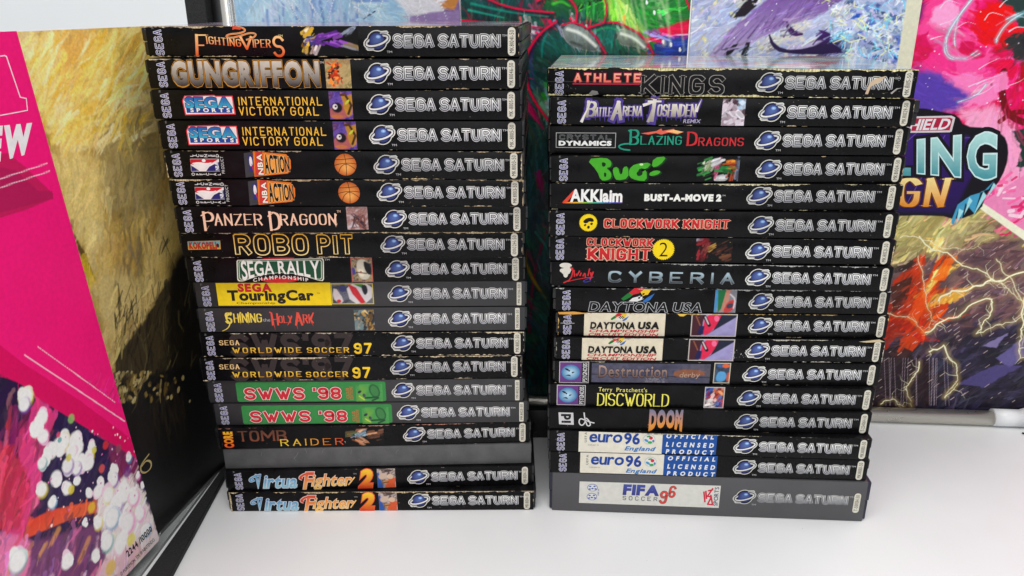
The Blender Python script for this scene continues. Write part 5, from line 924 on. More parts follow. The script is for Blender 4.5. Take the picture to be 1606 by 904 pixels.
for i, dx, dy, lab in ((18, 0, 0, 'black game case with blue and orange script title, tucked under the plain grey case'), (19, 18, 184, 'torn black game case with blue and orange script title, lying on the table')):
    s = mk('L', i, lab, ext=(1.8, 1.5)); maker(s, 9, 268 + dx); logo(s, 636.7 if i == 18 else 639, 824 if i == 18 else 825.5, 'MK81014-50'); s.wear(.05 if i == 18 else .95, .05 if i == 18 else .3, 40 + i, .1 if i == 18 else .9, .4)
    q = lambda *a: [v + (dx if k % 2 == 0 else dy) for k, v in enumerate(a)]
    P = Print(); B1 = ((70, 130, 190), (150, 200, 215)); 
    s.text(P, 'V', 9, *q(395, 478, 440, 575), B1, layer=3, off=.03, shear=.25, outl=((.035, (205, 215, 225)),)); P.stroke(smooth_poly(s.pts(9, *q(440, 475, 385, 490, 355, 512, 365, 530, 395, 515)), 2), 1.6, (205, 215, 225), 1); P.stroke(smooth_poly(s.pts(9, *q(440, 475, 385, 490, 355, 512, 365, 530, 395, 515)), 2), .95, (100, 160, 200), 4)
    s.text(P, 'irtua', 9, *q(455, 478, 722, 575), B1, layer=3, off=.02, shear=.28, sp=.02, outl=((.035, (200, 212, 220)),))
    O1 = ((214, 70, 50), (245, 180, 90)); s.text(P, 'F', 9, *q(768, 458, 838, 585), O1, layer=3, off=.02, shear=.3, outl=((.03, (240, 205, 190)),)); P.stroke(smooth_poly(s.pts(9, *q(840, 462, 780, 470, 745, 500, 770, 510)), 2), 2.1, (240, 205, 190), 1); P.stroke(smooth_poly(s.pts(9, *q(840, 462, 780, 470, 745, 500, 770, 510)), 2), 1.3, (214, 76, 50), 4)
    s.text(P, 'ighter', 9, *q(835, 470, 1145, 560), ((226, 110, 50), (248, 196, 100)), layer=3, off=.01, shear=.28, sp=.03, outl=((.035, (240, 215, 180)),)); P.stroke(s.pts(9, *q(1135, 555, 1180, 492)), .8, (245, 190, 110), 4)
    s.text(P, '2', 9, *q(1205, 442, 1318, 572), ((250, 200, 50), (210, 60, 30)), layer=3, off=.06, shear=.2, outl=((.035, (225, 90, 60)),)); s.text(P, 'TM', 9, *q(1165, 462, 1190, 472), (170, 170, 170)); s.put('title_lettering', P)
    def fight(A):
        A.palette([(120, 110, 110), (205, 190, 185), (90, 70, 60), (180, 160, 150)], 3, 4); A.poly([(0, 0), (.3, 0), (.1, .8), (0, .8)], (50, 90, 170)); A.poly([(.45, 0), (1, 0), (1, .5), (.7, .55), (.5, .3)], (214, 90, 50), wob=1); A.blob((.3, .6), 2.6, 2.2, .4, (205, 180, 160)); A.blob((.72, .58), 2, 1.7, 0, (220, 190, 160)); A.blob((.45, .3), 2, 1.2, .5, (196, 140, 90)); A.line([(.3, .25), (.6, .3)], .6, (70, 40, 30)); A.blob((.6, .9), 2.4, 1, 0, (80, 66, 60))
    s.art(9, *q(1358, 422, 1502, 580), [(120, 100, 110)] * 2, 4, fn=fight)
# --- right pile, top to bottom
s = mk('R', 1, 'badly worn black game case with pink neon lettering, topmost of the right pile', ext=(1., .8)); maker(s, 11, 190, -.4); logo(s, 1191.4, 1425, 'MK81115-50'); s.wear(1.35, 1.15, 51, .9, .7, cream=(252, 240, 180))
P = Print(); s.text(P, 'ATHLETE', 11, 312, 228, 860, 288, ((240, 180, 150), (236, 120, 80)), style='S', w=.2, sp=.3, outl=((.14, (150, 20, 50)), (.05, (240, 90, 90)))); P.rect(*s.m(11, 300, 310), *s.m(11, 850, 304), (170, 30, 60), 0)
s.text(P, 'KINGS', 11, 862, 250, 1520, 382, (10, 8, 8), style='R', w=.17, con=.9, serif=.9, sp=.32, outl=((.035, (150, 146, 140)),)); s.put('title_lettering', P)
P = Print(); P.poly(s.pts(12, 1140, 300, 1180, 270, 1260, 250, 1230, 290, 1150, 330, 1130, 390, 1108, 388), (205, 180, 150), 7); P.poly(s.pts(12, 1300, 380, 1345, 345, 1390, 340, 1350, 352, 1310, 390), (170, 165, 160), 7)
P.stroke(s.pts(11, 100, 285, 450, 289, 900, 296), .12, (90, 88, 86), 7); P.poly(s.pts(11, 430, 392, 460, 358, 505, 365, 515, 390, 480, 398), (130, 128, 125), 7); rs = random.Random(3)
for _ in range(30): x, y = s.m(11, rs.uniform(110, 330), rs.uniform(300, 390)); r = rs.uniform(.05, .2); P.poly([(x - r, y), (x, y - r), (x + r, y), (x, y + r)], (130, 128, 125), 7)
for _ in range(30): x, y = s.m(12, rs.uniform(1300, 1490), rs.uniform(215, 400)); r = rs.uniform(.05, .35); P.poly([(x - r, y), (x, y - r * .4), (x + r * 2, y), (x, y + r)], (130, 128, 125), 7)
s.put('torn_paper_patch', P)
s = mk('R', 2, 'black game case with jagged silver and purple lettering', ext=(1., 3.2)); maker(s, 11, 208); logo(s, 1192.8, 1420, 'MK81029-50'); s.wear(.3, .3, 52)
P = Print(); cs = ((226, 220, 205), (150, 140, 130)); k = dict(style='R', w=.24, con=.5, caps=.6, outl=((.16, (76, 56, 140)),))
for a, X0, Y0, X1, Y1 in (('B', 405, 455, 480, 560), ('ATTLE', 480, 500, 610, 560), ('A', 610, 460, 695, 580), ('RENA', 700, 492, 855, 555), ('T', 890, 450, 985, 590), ('OSHINDEN', 975, 478, 1280, 560)): s.text(P, a, 11, X0, Y0, X1, Y1, cs, layer=2, sp=.1 if len(a) > 1 else .1, shear=.12, **k)
for Q, c_ in (((370, 610, 400, 540, 450, 440), cs[0]), ((860, 480, 960, 450, 1010, 450), cs[0]), ((905, 610, 920, 560, 940, 480), (170, 160, 150)), ((1286, 530, 1300, 490, 1325, 435), cs[0])): P.stroke(s.pts(11, *Q), 2.6, (76, 56, 140), 1, taper=lambda t: 1 - .8 * abs(t - .4)); P.stroke(s.pts(11, *Q), 1.4, c_, 4, taper=lambda t: 1.1 - t)
for X in range(440, 1280, 38): P.stroke(s.pts(11, X, 550, X + 6, 590 + (X * 7 % 20)), .9, (66, 48, 130), 1, taper=lambda t: 1 - .7 * t)
s.text(P, 'REMIX', 11, 1185, 588, 1322, 616, (170, 160, 190), off=.02, shear=.15); s.put('title_lettering', P)
GRY = [(150, 130, 140), (205, 190, 200), (90, 60, 70), (225, 220, 228), (60, 36, 46)]
s.art(12, -16, 430, 165, 638, [(120, 100, 110), (170, 150, 160)], 9, 6, fn=lambda A: painted(A, None, [(.3, .7, .2, .15, .8, [(40, 26, 34), (70, 44, 54), (205, 190, 200)]), (.6, .5, .2, .2, -.5, GRY), (.5, .2, .3, .1, .2, [(225, 215, 225), (190, 170, 180)]), (.85, .85, .1, .1, 0, [(170, 200, 225), (200, 215, 230)])], 110, 4, (1, 3)))
s = mk('R', 3, 'black game case with teal and red curly lettering under a flame stroke', ext=(1.2, 1.8)); logo(s, 1185.4, 1409, 'T-15913H-18'); s.wear(.04, .08, 53)
P = Print(); x0, y0 = s.m(11, 162, 812); x1, y1 = s.m(11, 642, 693)
for a, b, c_, l in ((0, 0, (170, 170, 165), 0), (.35, .35, (10, 10, 12), 1)): P.rect(x0 + a, y0 + b, x1 - a, y1 - b, c_, l)
s.text(P, 'CRYSTAL', 11, 188, 712, 608, 745, (12, 12, 14), layer=2, style='S', w=.16, sp=.25, outl=((.06, (150, 152, 152)),)); s.text(P, 'DYNAMICS', 11, 184, 760, 608, 793, (235, 235, 230), layer=2, off=.07, sp=.08); s.put('publisher_badge', P)
P = Print(); te = (30, 150, 120); k = dict(style='R', w=.17, con=.5, serif=.7)
s.text(P, 'B', 11, 752, 672, 825, 785, te, **k); s.text(P, 'LAZING', 11, 838, 722, 1165, 785, te, sp=.22, **k); s.text(P, 'D', 11, 1208, 690, 1288, 792, (200, 44, 50), **k)
# continue the last word on the same baseline
s.text(P, 'RAGONS', 11, 1298, 735, 1655, 795, (200, 44, 50), sp=.22, **k); P.stroke(smooth_poly(s.pts(11, 755, 780, 700, 782, 660, 800, 690, 825, 760, 832), 2), .8, te, 1); P.stroke(smooth_poly(s.pts(11, 740, 672, 760, 690, 765, 770), 1), .8, te, 1)
P.poly(s.pts(11, 838, 698, 960, 680, 1000, 660, 1010, 678, 1100, 662, 1110, 676, 1180, 686, 1130, 706, 1060, 692, 1000, 708, 960, 696, 900, 708), (226, 100, 80), 1); P.poly(s.pts(11, 1030, 682, 1100, 670, 1175, 687, 1130, 700, 1070, 688), (245, 190, 120), 2); s.put('title_lettering', P)
s = mk('R', 4, 'black game case with bulbous leafy green lettering', ext=(1.2, 1.4)); maker(s, 13, 222); logo(s, 1185.7, 1406, 'MK81004-50'); s.wear(.3, .1, 54, .2)
P = Print()
for dx_, dy_, c_, l in ((14, 6, (14, 60, 20), 1), (0, 0, (70, 170, 40), 2)):
    pp = lambda *a: s.pts(13, *[v + (dx_ if k % 2 == 0 else dy_) for k, v in enumerate(a)])
    P.poly(pp(402, 48, 560, 36, 604, 70, 600, 110, 560, 118, 600, 150, 605, 195, 570, 216, 520, 217, 490, 140), c_, l, sm=1); P.poly(pp(610, 120, 655, 108, 670, 170, 690, 165, 695, 112, 735, 105, 740, 200, 650, 218, 625, 190), c_, l, sm=1)
    P.poly(pp(740, 130, 790, 85, 925, 76, 880, 130, 830, 118, 810, 150, 850, 150, 880, 130, 885, 222, 800, 216, 745, 190), c_, l, sm=1); P.poly(pp(935, 40, 1045, 28, 985, 100, 920, 118), c_, l, sm=1); P.poly(pp(900, 160, 950, 135, 998, 145, 970, 172, 910, 184), c_, l, sm=1)
P.poly(s.pts(13, 525, 70, 560, 80, 555, 105, 530, 110), (12, 44, 14), 4, sm=1); P.poly(s.pts(13, 545, 150, 565, 160, 560, 190, 545, 185), (12, 44, 14), 4, sm=1); P.poly(s.pts(13, 800, 150, 850, 135, 850, 175, 810, 185), (12, 44, 14), 4, sm=1); x, y = s.m(13, 840, 92); P.ell(x, y, 1., .6, (190, 230, 160), 4); s.put('title_lettering', P)
GRN = [(40, 130, 60), (60, 160, 70), (24, 90, 40)]
s.art(13, 1280, 30, 1612, 222, BLK, 3, fn=lambda A: painted(A, (7, 7, 8), [(.17, .5, .06, .16, .4, GRN), (.25, .6, .05, .1, 1.2, [(190, 190, 170), (150, 160, 120), (120, 150, 100)]), (.47, .8, .04, .07, .4, [(215, 215, 215), (170, 170, 175)]), (.47, .5, .03, .14, 1.2, [(180, 90, 120), (130, 60, 80)]), (.66, .5, .08, .08, -.1, GRN), (.6, .12, .04, .06, .3, [(205, 205, 205)]), (.83, .72, .05, .1, .2, [(220, 90, 30), (250, 150, 50), (170, 50, 20)]), (.86, .25, .04, .15, 1.4, [(190, 80, 40), (120, 50, 40)]), (.96, .5, .02, .3, 1.5, [(90, 100, 120), (60, 66, 84), (120, 130, 150)])], 210, 7))
s = mk('R', 5, 'black game case with white publisher word over a rainbow underline', ext=(1., 1.2)); logo(s, 1172, 1398, 'T-8132H-50', yf=.54); s.wear(1., .6, 55, .2, .6, cream=(230, 220, 180))
P = Print(); s.text(P, 'AKKlaim', 13, 275, 290, 690, 382, (240, 240, 235), off=.04, sp=.03, shear=.0, layer=2); P.poly(s.pts(13, 208, 392, 300, 292, 330, 292, 250, 386), (220, 70, 50), 1)
rb = [(230, 60, 40), (240, 170, 40), (120, 190, 60), (60, 170, 170), (50, 70, 180), (90, 50, 150)]
for k in range(5): X0, X1 = 215 + k * 95, 215 + (k + 1) * 95; a, b = s.m(13, X0, 397), s.m(13, X1, 386); P.add([(a[0], a[1]), (b[0], a[1]), (b[0], b[1]), (a[0], b[1])], [(0, 1, 2, 3)], [lin(rb[k]), lin(rb[k + 1]), lin(rb[k + 1]), lin(rb[k])], 1)
s.put('publisher_badge', P); P = Print(); s.text(P, 'BUST-A-MOVE 2', 13, 864, 328, 1475, 375, (238, 238, 230), off=.075, sp=.06); s.text(P, 'TM', 13, 1480, 328, 1505, 340, (200, 200, 200)); s.put('title_lettering', P)
k2 = dict(style='R', w=.27, con=.75, serif=.7, outl=((.07, (236, 190, 160)),)); RD = ((206, 40, 44), (190, 30, 40))
def cog(s, z, X, Y, r, c=(246, 214, 20)):
    P = Print(); x, y = s.m(z, X, Y); n = 36; P.poly([(x + (r if k % 2 else r * .9) * math.cos(k * math.pi / n), y + (r if k % 2 else r * .9) * math.sin(k * math.pi / n)) for k in range(2 * n)], c, 1); return P, x, y
s = mk('R', 6, 'black game case with red toy-like lettering beside a yellow cog', ext=(1., 1.2)); maker(s, 13, 195); logo(s, 1175, 1393.5, 'MK-81007-50', yf=.5); s.wear(.1, .15, 56)
P, x, y = cog(s, 13, 420, 550, 5.), 0, 0; P, x, y = P
for Q in ([(-3, .6), (-1, 2.6), (2, 2.8), (3.2, 1), (2, .4), (.4, .8), (-.4, -.2), (-2, -.4)], [(-2.4, -1), (-1, -.6), (-1.2, -1.8), (-2.2, -2)], [(1, -.2), (2.6, .2), (2.2, -1.4), (1.2, -1.2)], [(-.4, -1.6), (1, -1.9), (.6, -3.4), (-.6, -3.2)]): P.poly([(x + a, y + b) for a, b in Q], (20, 16, 10), 2, sm=1)
s.put('cog_emblem', P); P = Print(); s.text(P, 'CLOCKWORK', 13, 548, 528, 1135, 585, RD, layer=2, sp=.26, **k2); s.text(P, 'KNIGHT', 13, 1178, 532, 1535, 590, RD, layer=2, sp=.26, **k2); s.put('title_lettering', P)
s = mk('R', 7, 'black game case with two-row red toy-like lettering and a numbered yellow cog', ext=(1., 1.4)); maker(s, 13, 190); logo(s, 1171.4, 1389, 'MK81021-50', yf=.5); s.wear(.25, .2, 57)
P, x, y = cog(s, 13, 1020, 760, 6.1); P.text('2', (x - 2.2, y - 4, x + 2.3, y + 4), (24, 16, 10), 2, off=-.01); s.put('cog_emblem', P)
P = Print(); s.text(P, 'CLOCKWORK', 13, 408, 682, 935, 730, RD, layer=2, sp=.26, **k2); s.text(P, 'KNIGHT', 13, 418, 758, 915, 832, RD, layer=2, sp=.22, **k2); s.put('title_lettering', P)
s.art(13, 1275, 675, 1565, 855, BLK, 3, fn=lambda A: painted(A, (8, 8, 9), [(.2, .85, .06, .05, .3, [(120, 20, 30), (150, 30, 40)]), (.27, .65, .04, .12, 1.2, [(150, 60, 60), (110, 30, 36)]), (.42, .6, .04, .06, .5, [(170, 130, 60), (120, 80, 40)]), (.2, .25, .06, .14, 1.3, [(140, 30, 40), (90, 16, 24)]), (.72, .5, .1, .16, .5, [(70, 34, 28), (100, 56, 44), (56, 26, 22)]), (.85, .2, .05, .07, .4, [(90, 50, 36), (130, 80, 50)]), (.05, .93, .03, .02, .1, [(150, 140, 150)])], 170, 9, (.4, 1.2)))
s = mk('R', 8, 'black game case with wide chrome capitals beside a white plume and red script', ext=(1., 1.)); logo(s, 1171.7, 1388, 'T-12508H-50', yf=.5); s.wear(.65, .3, 58, .2, .2, cream=(205, 205, 200))
P = Print()
for X, Y, a, b in ((235, 88, 8, 3.6), (215, 125, 4, 3), (240, 130, 6, 5), (258, 118, 4, 4), (240, 155, 3, 4)): x, y = s.m(15, X, Y); P.ell(x, y, a * .42, b * .42, (222, 218, 205), 1)
for Q in ((270, 105, 300, 110, 285, 190, 225, 215), (305, 120, 312, 170), (325, 150, 330, 165, 350, 128), (355, 165, 365, 140), (380, 165, 395, 140, 400, 175), (420, 165, 430, 110), (440, 140, 445, 165, 465, 125, 440, 190)): P.stroke(smooth_poly(s.pts(15, *Q), 1), .75, (206, 44, 50), 2)
P.stroke(smooth_poly(s.pts(15, 260, 205, 350, 185, 460, 172), 1), .4, (206, 44, 50), 2); P.stroke(smooth_poly(s.pts(15, 465, 172, 380, 200, 400, 212, 445, 200), 1), .4, (60, 60, 170), 2); s.put('publisher_badge', P)
P = Print(); s.text(P, 'CYBERIA', 15, 582, 142, 1585, 214, ((170, 195, 205), (52, 56, 60)), style='S', w=.17, con=.8, sp=.42, outl=((.035, (140, 150, 155)),)); s.put('title_lettering', P)
def flags(P, s, z, X, Y, k=1.):
    q = lambda *a: s.pts(z, *[(X + v * k) if i % 2 == 0 else (Y + v * k) for i, v in enumerate(a)])
    P.poly(q(-120, 10, -70, -30, 0, -40, -50, 0, -100, 25), (30, 120, 50), 2); P.poly(q(-60, -35, -20, -70, 60, -70, 20, -30, -30, -20), (206, 40, 50), 3); P.poly(q(30, -40, 60, -60, 120, -65, 90, -20, 50, -10), (236, 196, 40), 4); P.poly(q(50, 30, 90, 0, 145, -30, 110, 20, 70, 40), (50, 110, 180), 3); P.poly(q(-60, 30, -30, 5, 40, -15, 60, 10, 10, 32), (225, 225, 220), 4)
    for a in range(5):
        for b in range(3):
            if (a + b) % 2: P.poly(q(a * 16, -30 + b * 14, a * 16 + 16, -33 + b * 14, a * 16 + 14, -20 + b * 14, a * 16 - 2, -17 + b * 14), (16, 16, 18), 5)
s = mk('R', 9, 'black game case with racing flags above outlined italic capitals', ext=(1.8, .6)); maker(s, 15, 245); logo(s, 1175.3, 1383.3, 'MK-81200-50', yf=.5); s.wear(.7, .05, 59, .1, .3, cream=(205, 205, 200))
P = Print(); flags(P, s, 15, 800, 335); s.text(P, 'DAYTONA USA', 15, 425, 375, 1320, 442, (10, 10, 11), layer=7, off=.02, sp=.06, shear=.15, outl=((.028, (205, 208, 210)),)); s.put('title_lettering', P)
s.art(15, 1420, 282, 1590, 452, [(60, 120, 80), (110, 150, 190)], 4, fn=lambda A: (A.palette([(120, 120, 130), (150, 150, 155)], 4, 2), A.poly([(0, 0), (0, 1), (.25, 1), (.1, 0)], (70, 140, 190)), A.poly([(.18, 0), (.12, 1), (.55, 1), (.35, .2)], (30, 110, 60)), A.poly([(.5, 1), (.7, 1), (.6, .2), (.3, 0)], (190, 130, 110)), A.poly([(.4, 0), (.6, .5), (.95, .6), (.95, .2), (.7, 0)], (196, 60, 60), sm=1), A.blob((.72, .3), 2, 1.4, .5, (60, 60, 80)), A.line([(.7, .8), (.95, .6), (.9, .2)], .8, (210, 200, 205), sm=1)))
for i, dx, dy, lab in ((10, 0, 0, 'black game case with cream racing title panel, its upper edge stained orange'), (11, -20, 190, 'black game case with cream racing title panel, scratched beside the planet logo')):
    s = mk('R', i, lab, ext=(1.4, .9)); maker(s, 15, 252 if i == 10 else 238); logo(s, 1174 if i == 10 else 1170, 1381 if i == 10 else 1375, 'MK81213-50', yf=.5); s.wear(.75, .4, 60 + i, .4, .6, cream=(226, 190, 120) if i == 10 else (215, 210, 195))
    q = lambda *a: [v + (dx if k % 2 == 0 else dy) for k, v in enumerate(a)]
    P = Print(); X = q(387, 460, 1028, 638); s.quad(P, 15, *X, (226, 216, 190), 0); flags(P, s, 15, 660 + dx, 500 + dy, .55); s.text(P, 'DAYTONA', 15, *q(435, 532, 790, 578), (24, 20, 20), layer=7, off=.05, sp=.04, shear=.1); s.text(P, 'USA', 15, *q(812, 532, 980, 580), (24, 20, 20), layer=7, off=.06, sp=.05, shear=.1)
    s.text(P, 'CHAMPIONSHIP', 15, *q(425, 588, 970, 608), (196, 40, 56), layer=2, off=.025, sp=.1, shear=.2); s.text(P, 'CIRCUIT EDITION', 15, *q(420, 616, 970, 635), (196, 40, 56), layer=2, off=.025, sp=.1, shear=.2); s.put('title_lettering', P)
    def race(A):
        A.palette([(150, 140, 190), (165, 160, 205)], 5, 2); A.poly([(0, 0), (0, 1), (.3, 1), (.25, 0)], (70, 30, 40), wob=1); A.poly([(.3, 0), (1, .9), (1, 1), (.6, 1), (.5, .3)], (30, 36, 56)); A.poly([(.25, .1), (.3, 1), (.65, 1), (.6, .7), (.5, .3), (.35, .05)], (224, 40, 80), sm=1); A.poly([(.15, .1), (.2, .5), (.3, .45), (.28, .08)], (30, 30, 80)); A.blob((.55, .8), 1.4, 1.8, .3, (240, 110, 150)); A.line([(.28, .9), (.4, .5)], 2., (30, 24, 40)); A.line([(.3, .86), (.38, .56)], .7, (220, 200, 200)); A.line([(.1, .9), (.2, .5)], .6, (150, 90, 60))
    s.art(15, *q(1232, 462, 1592, 642), [(100, 80, 120)] * 2, 4, fn=race, border=(214, 205, 195))
    P = Print(); rs = random.Random(i)
    if i == 10: P.poly(s.pts(15, 175, 452, 300, 448, 420, 462, 300, 470, 185, 468), (220, 160, 70), 7); P.stroke(s.pts(15, 200, 535, 310, 537), .5, (150, 150, 150), 7); P.poly(s.pts(15, 1120, 466, 1200, 468, 1170, 486, 1140, 484), (230, 190, 80), 7)
    else:
        for _ in range(46): x, y = s.m(16, rs.uniform(225, 430), rs.uniform(745, 812)); r = rs.uniform(.08, .32); P.poly([(x - r, y), (x, y - r * .6), (x + r, y), (x + r * .3, y + r)], (196, 196, 190), 7)
        P.poly(s.pts(16, 1240, 688, 1400, 672, 1445, 690, 1300, 694), (210, 190, 150), 7)
    s.put('torn_paper_patch', P)
def psy(s, X0, Y0, X1, Y1):
    P = Print(); x0, y0 = s.m(17, X0, Y1); x1, y1 = s.m(17, X1, Y0); P.rect(x0, y0, x1, y1, (205, 200, 200), 0); P.rect(x0 + .4, y0 + .4, x1 - 4.1, y1 - .4, (106, 60, 130), 1); P.rect(x1 - 4.1, y0 + .4, x1 - .4, y1 - .4, (20, 18, 22), 1)
    P.text('PSYGNOSIS', (x1 - 3.4, y0 + .9, x1 - 1., y1 - .9), (225, 225, 225), 2, rot=90, off=.01, sp=.07); cx, cy = (x0 + x1 - 3.8) / 2, (y0 + y1) / 2; P.ell(cx, cy, 5.3, 4.9, (190, 225, 240), 2, c2=(50, 120, 170)); 
    for Q in ([(-3.8, 2.5), (-1.8, 2.6), (-.6, 1.), (-2.2, 1.2)], [(.4, .2), (2.6, .6), (1., -.8)], [(-3.4, -2.4), (-1, -1), (.4, -2.6), (-1, -2.2), (-2, -2)], [(-1.4, 1.2), (-.2, 1.6), (-.8, .2)]): P.poly([(cx + a, cy + b) for a, b in Q], (20, 26, 40), 3, sm=1)
    s.put('publisher_badge', P)
s = mk('R', 12, 'black game case with corroded lettering on a slate panel beside a round owl-eye badge', ext=(1.4, .8)); psy(s, 190, 42, 422, 200); logo(s, 1165, 1367, 'T-11301H-50', yf=.5); s.wear(.4, .3, 62, cream=(215, 205, 180))
def ddb(A):
    A.palette([(66, 66, 86), (80, 80, 100), (92, 86, 96)], 9, 3, sx=.4); A.line([(0, .42), (1, .3)], .4, (30, 26, 36)); A.mottle(.25, 2, 3)
    for k in range(60): r_ = random.Random(k); A.blob((r_.uniform(.46, .62), r_.uniform(.02, .35)), r_.uniform(.3, 1), .3, r_.uniform(0, 3), (120, 118, 128))
    A.poly([(.69, .3), (.7, .68), (.95, .68), (.96, .32)], (140, 88, 64), sm=1, wob=1); A.mottle(.3, 1.5, 5)
s.art(17, 445, 55, 1382, 200, [(70, 70, 90)] * 2, 4, fn=ddb, name='title_panel')
P = Print(); s.text(P, 'Destruction', 17, 500, 72, 1045, 158, ((176, 150, 140), (96, 70, 66)), layer=3, style='B', off=.02, sp=.1, outl=((.022, (30, 20, 24)),)); s.text(P, 'derby', 17, 1140, 122, 1300, 160, (180, 150, 130), layer=3, shear=.1); s.put('title_lettering', P)
s.art(17, 1410, 50, 1540, 205, [(40, 40, 50), (70, 90, 120)], 4, fn=lambda A: (A.poly([(.15, .3), (.3, .6), (.75, .55), (.8, .2), (.5, .05), (.2, .1)], (90, 160, 210), sm=1), A.blob((.7, .85), 2.2, 1.2, 0, (226, 100, 50)), A.blob((.9, .3), 1, 3, 0, (200, 90, 50)), A.blob((.35, .85), 1.6, .8, 0, (60, 100, 160))), border=(214, 205, 180))
s = mk('R', 13, 'black game case with tall thin yellow serif title beside a round owl-eye badge', ext=(1.2, 1.)); psy(s, 168, 223, 397, 378); logo(s, 1157, 1359.4, 'T-11302H-50', yf=.5); s.wear(.2, .06, 63)
P = Print(); yl = (240, 232, 130); s.text(P, 'Terry', 17, 500, 240, 608, 272, yl, sp=.14); s.text(P, "Pratchett's", 17, 642, 245, 885, 276, yl, sp=.14); s.text(P, 'DISCWORLD', 17, 492, 292, 1060, 385, (244, 236, 96), layer=1, style='R', w=.13, con=.5, serif=.9, sp=.16); s.put('title_lettering', P)
s.art(17, 1338, 235, 1495, 408, [(120, 110, 130), (170, 150, 150)], 12, 6, fn=lambda A: painted(A, None, [(.2, .8, .12, .12, .6, [(50, 80, 160), (90, 130, 200), (30, 40, 90)]), (.75, .75, .15, .15, -.5, [(200, 90, 50), (226, 150, 100), (120, 60, 40)]), (.4, .55, .15, .15, .9, [(190, 40, 60), (140, 30, 50), (240, 200, 190)]), (.3, .25, .2, .15, .2, [(190, 180, 180), (110, 90, 110), (220, 215, 210)]), (.8, .3, .12, .15, 1, [(50, 70, 140), (190, 60, 70), (90, 110, 170)])], 170, 4, (.7, 2.2)), border=(205, 200, 190))
s = mk('R', 14, 'black game case with small flame-metal wordmark and two white publisher marks', ext=(1., 1.)); logo(s, 1152.8, 1355, 'T-25406H-50', yf=.5); s.wear(.15, .06, 64, .1, .1)
P = Print(); P.poly(s.pts(17, 180, 435, 298, 438, 304, 535, 186, 530), (205, 205, 205), 0); s.text(P, 'id', 17, 205, 448, 275, 520, (30, 30, 34), layer=1, rot=90, off=.05)
P.stroke(smooth_poly(s.pts(17, 384, 436, 388, 470, 398, 510, 370, 545, 342, 520, 352, 480, 400, 500, 440, 515, 468, 520), 2), .7, (215, 215, 215), 1); P.stroke(smooth_poly(s.pts(17, 400, 480, 425, 500, 440, 540, 410, 545, 400, 510), 2), .7, (215, 215, 215), 1); s.put('publisher_badge', P)
P = Print(); s.text(P, 'DOOM', 17, 900, 430, 1168, 545, ((120, 124, 150), (236, 150, 50)), layer=2, off=.07, sp=.03, warp=lambda u, v: (u, v - (1 - v) * (abs(u - .5) * 2) ** 2 * .25), outl=((.03, (60, 36, 30)),))
for X in (893, 1138): P.poly(s.pts(17, X, 530, X + 30, 530, X + 28, 548, X + 14, 574), (240, 150, 60), 2)
s.put('title_lettering', P)
for i, dx, dy, lab in ((15, 0, 0, 'black game case with white and blue football panel, upper of its pair'), (16, 10, 176, 'black game case with white and blue football panel, directly on the thick case')):
    s = mk('R', i, lab, ext=(1.2, 1.)); maker(s, 19, 198 if i == 15 else 212); logo(s, 1152.4 if i == 15 else 1151.4, 1354.4 if i == 15 else 1350, 'MK81180-50', yf=.5); s.wear(.7 if i == 15 else .2, .1, 66 + i, .2, .3, cream=(210, 205, 180))
    q = lambda *a: [v + (dx if k % 2 == 0 else dy) for k, v in enumerate(a)]
    P = Print(); s.quad(P, 19, *q(343, 22, 1010, 205), (226, 222, 205), 0); s.quad(P, 19, *([v for v in q(1010, 40, 1440, 218)][:2] + [1440, 218 + dy - 8]), (30, 80, 155), 1)
    s.text(P, 'euro', 19, *q(425, 30, 690, 118), (30, 70, 150), layer=2, off=.022, sp=.03, shear=.08); s.text(P, '96', 19, *q(705, 52, 832, 132), (30, 66, 150), layer=2, off=.03, sp=.06); s.text(P, 'England', 19, *q(710, 154, 945, 184), (50, 120, 190), layer=2, off=.03, shear=.3, sp=.1); s.text(P, 'UEFA', 19, *q(390, 42, 408, 118), (50, 50, 60), layer=2, rot=90, sp=.35); s.text(P, '© 1995 UEFA TM', 19, *q(418, 137, 503, 144), (90, 90, 90), layer=2)
    x, y = s.m(19, *q(905, 97)); P.ell(x, y, 3.6, 3.3, (190, 200, 205), 2); P.ell(x, y, 3.2, 2.9, (228, 226, 215), 3); P.ell(x + 1, y + .9, 1.1, 1.1, (206, 50, 70), 4)
    for a, b, r1, r2, c_, an in ((-1.6, -.8, 1.4, .8, (80, 150, 200), -.6), (.6, -2, 1.3, .8, (50, 160, 80), .1), (-.4, 1.9, 1.2, .5, (60, 150, 90), .3), (2.4, -1, .6, .9, (90, 130, 190), 0)): P.ell(x + a, y + b, r1, r2, c_, 4, an)
    for w_, Y0, Y1 in (('OFFICIAL', 62, 91), ('LICENSED', 124, 156), ('PRODUCT', 180, 210)): s.text(P, w_, 19, *q(1038, Y0 - 4 if dx else Y0, 1415, Y1 - 4 if dx else Y1), (228, 230, 232), layer=3, off=.05, sp=.75, shear=.15)
    s.put('title_lettering', P)
s = mk('R', 17, 'thick grey game case with white football label, at the bottom of the right pile', base='grey2', shell='navy', ext=(1.9, 2.4)); logo(s, 1152, 1348, 'T-5003H-50', yf=.53)
P = Print(); X = s.pts(19, 340, 432, 1474, 462, 1460, 628, 338, 592); P.poly(X[::-1], (214, 214, 205), 0); s.put('paper_label', P)
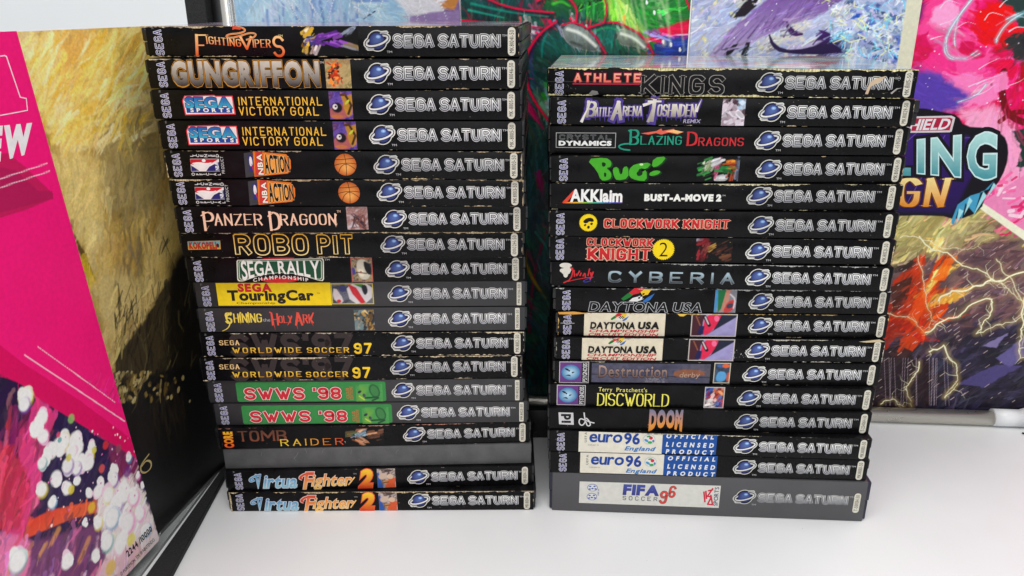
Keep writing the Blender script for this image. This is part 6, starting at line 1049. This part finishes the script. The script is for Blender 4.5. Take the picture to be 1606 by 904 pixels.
P = Print(); s.text(P, 'FIFA', 19, 690, 462, 980, 530, ((70, 84, 160), (60, 60, 130)), layer=2, off=.06, sp=.06, shear=.05); s.text(P, 'SOCCER', 19, 690, 545, 970, 572, (60, 60, 80), layer=2, style='S', w=.14, sp=.55)
s.text(P, '9', 19, 985, 508, 1042, 590, (214, 74, 66), layer=3, style='S', w=.2, shear=.15, outl=((.04, (90, 40, 60)),)); s.text(P, '6', 19, 1058, 470, 1110, 545, (214, 74, 66), layer=3, style='S', w=.2, shear=.15, outl=((.04, (90, 40, 60)),)); s.put('title_lettering', P)
P = Print()
for X, Y in ((445, 478), (442, 545)):
    x, y = s.m(19, X, Y); P.ell(x, y, 3.1, 2.6, (110, 125, 170), 1); P.ell(x, y, 2.7, 2.2, (220, 222, 220), 2)
    for a, b in ((-1.4, .8), (1.2, 1), (0, -.6), (1.8, -.8), (-1.6, -1)): P.ell(x + a, y + b, .7, .5, (70, 90, 160), 3)
s.text(P, 'FIFA', 19, 488, 485, 500, 535, (90, 100, 150), layer=2, rot=90); s.text(P, 'SPORTS', 19, 1422, 472, 1455, 612, (70, 70, 110), layer=2, rot=90, off=.01)
for Q in ((1340, 505, 1350, 585), (1355, 500, 1362, 560), (1366, 545, 1412, 480), (1372, 500, 1415, 490), (1395, 530, 1410, 600), (1370, 540, 1400, 545, 1372, 600, 1410, 604)): P.stroke(s.pts(19, *Q), .95, (206, 44, 66), 2)
s.put('publisher_badge', P)
# cover art on the two top cases
def cover(s, cols, seed, sc, extra=None):
    A = Art(np.linspace(.8, SW - .8, 150), np.linspace(.8, DEP * 1000 - 2, 70), unit=1.); A.palette(cols, sc, seed, sx=.55, contrast=2.2)
    if extra: extra(A)
    t = s.t; link('cover_art', A.mesh('cover_art', M['cover'], lambda a, b: np.stack([a, b, np.full_like(a, t + .03)], 1) / 1000), s.o)

cover(TOPS['L'], [(30, 32, 50), (150, 140, 170), (200, 190, 200), (60, 60, 90), (190, 90, 110), (110, 110, 150)], 71, 22)
cover(TOPS['R'], [(140, 196, 196), (220, 226, 220), (200, 90, 80), (170, 200, 205), (110, 140, 180), (225, 215, 190), (150, 190, 180)], 75, 16)
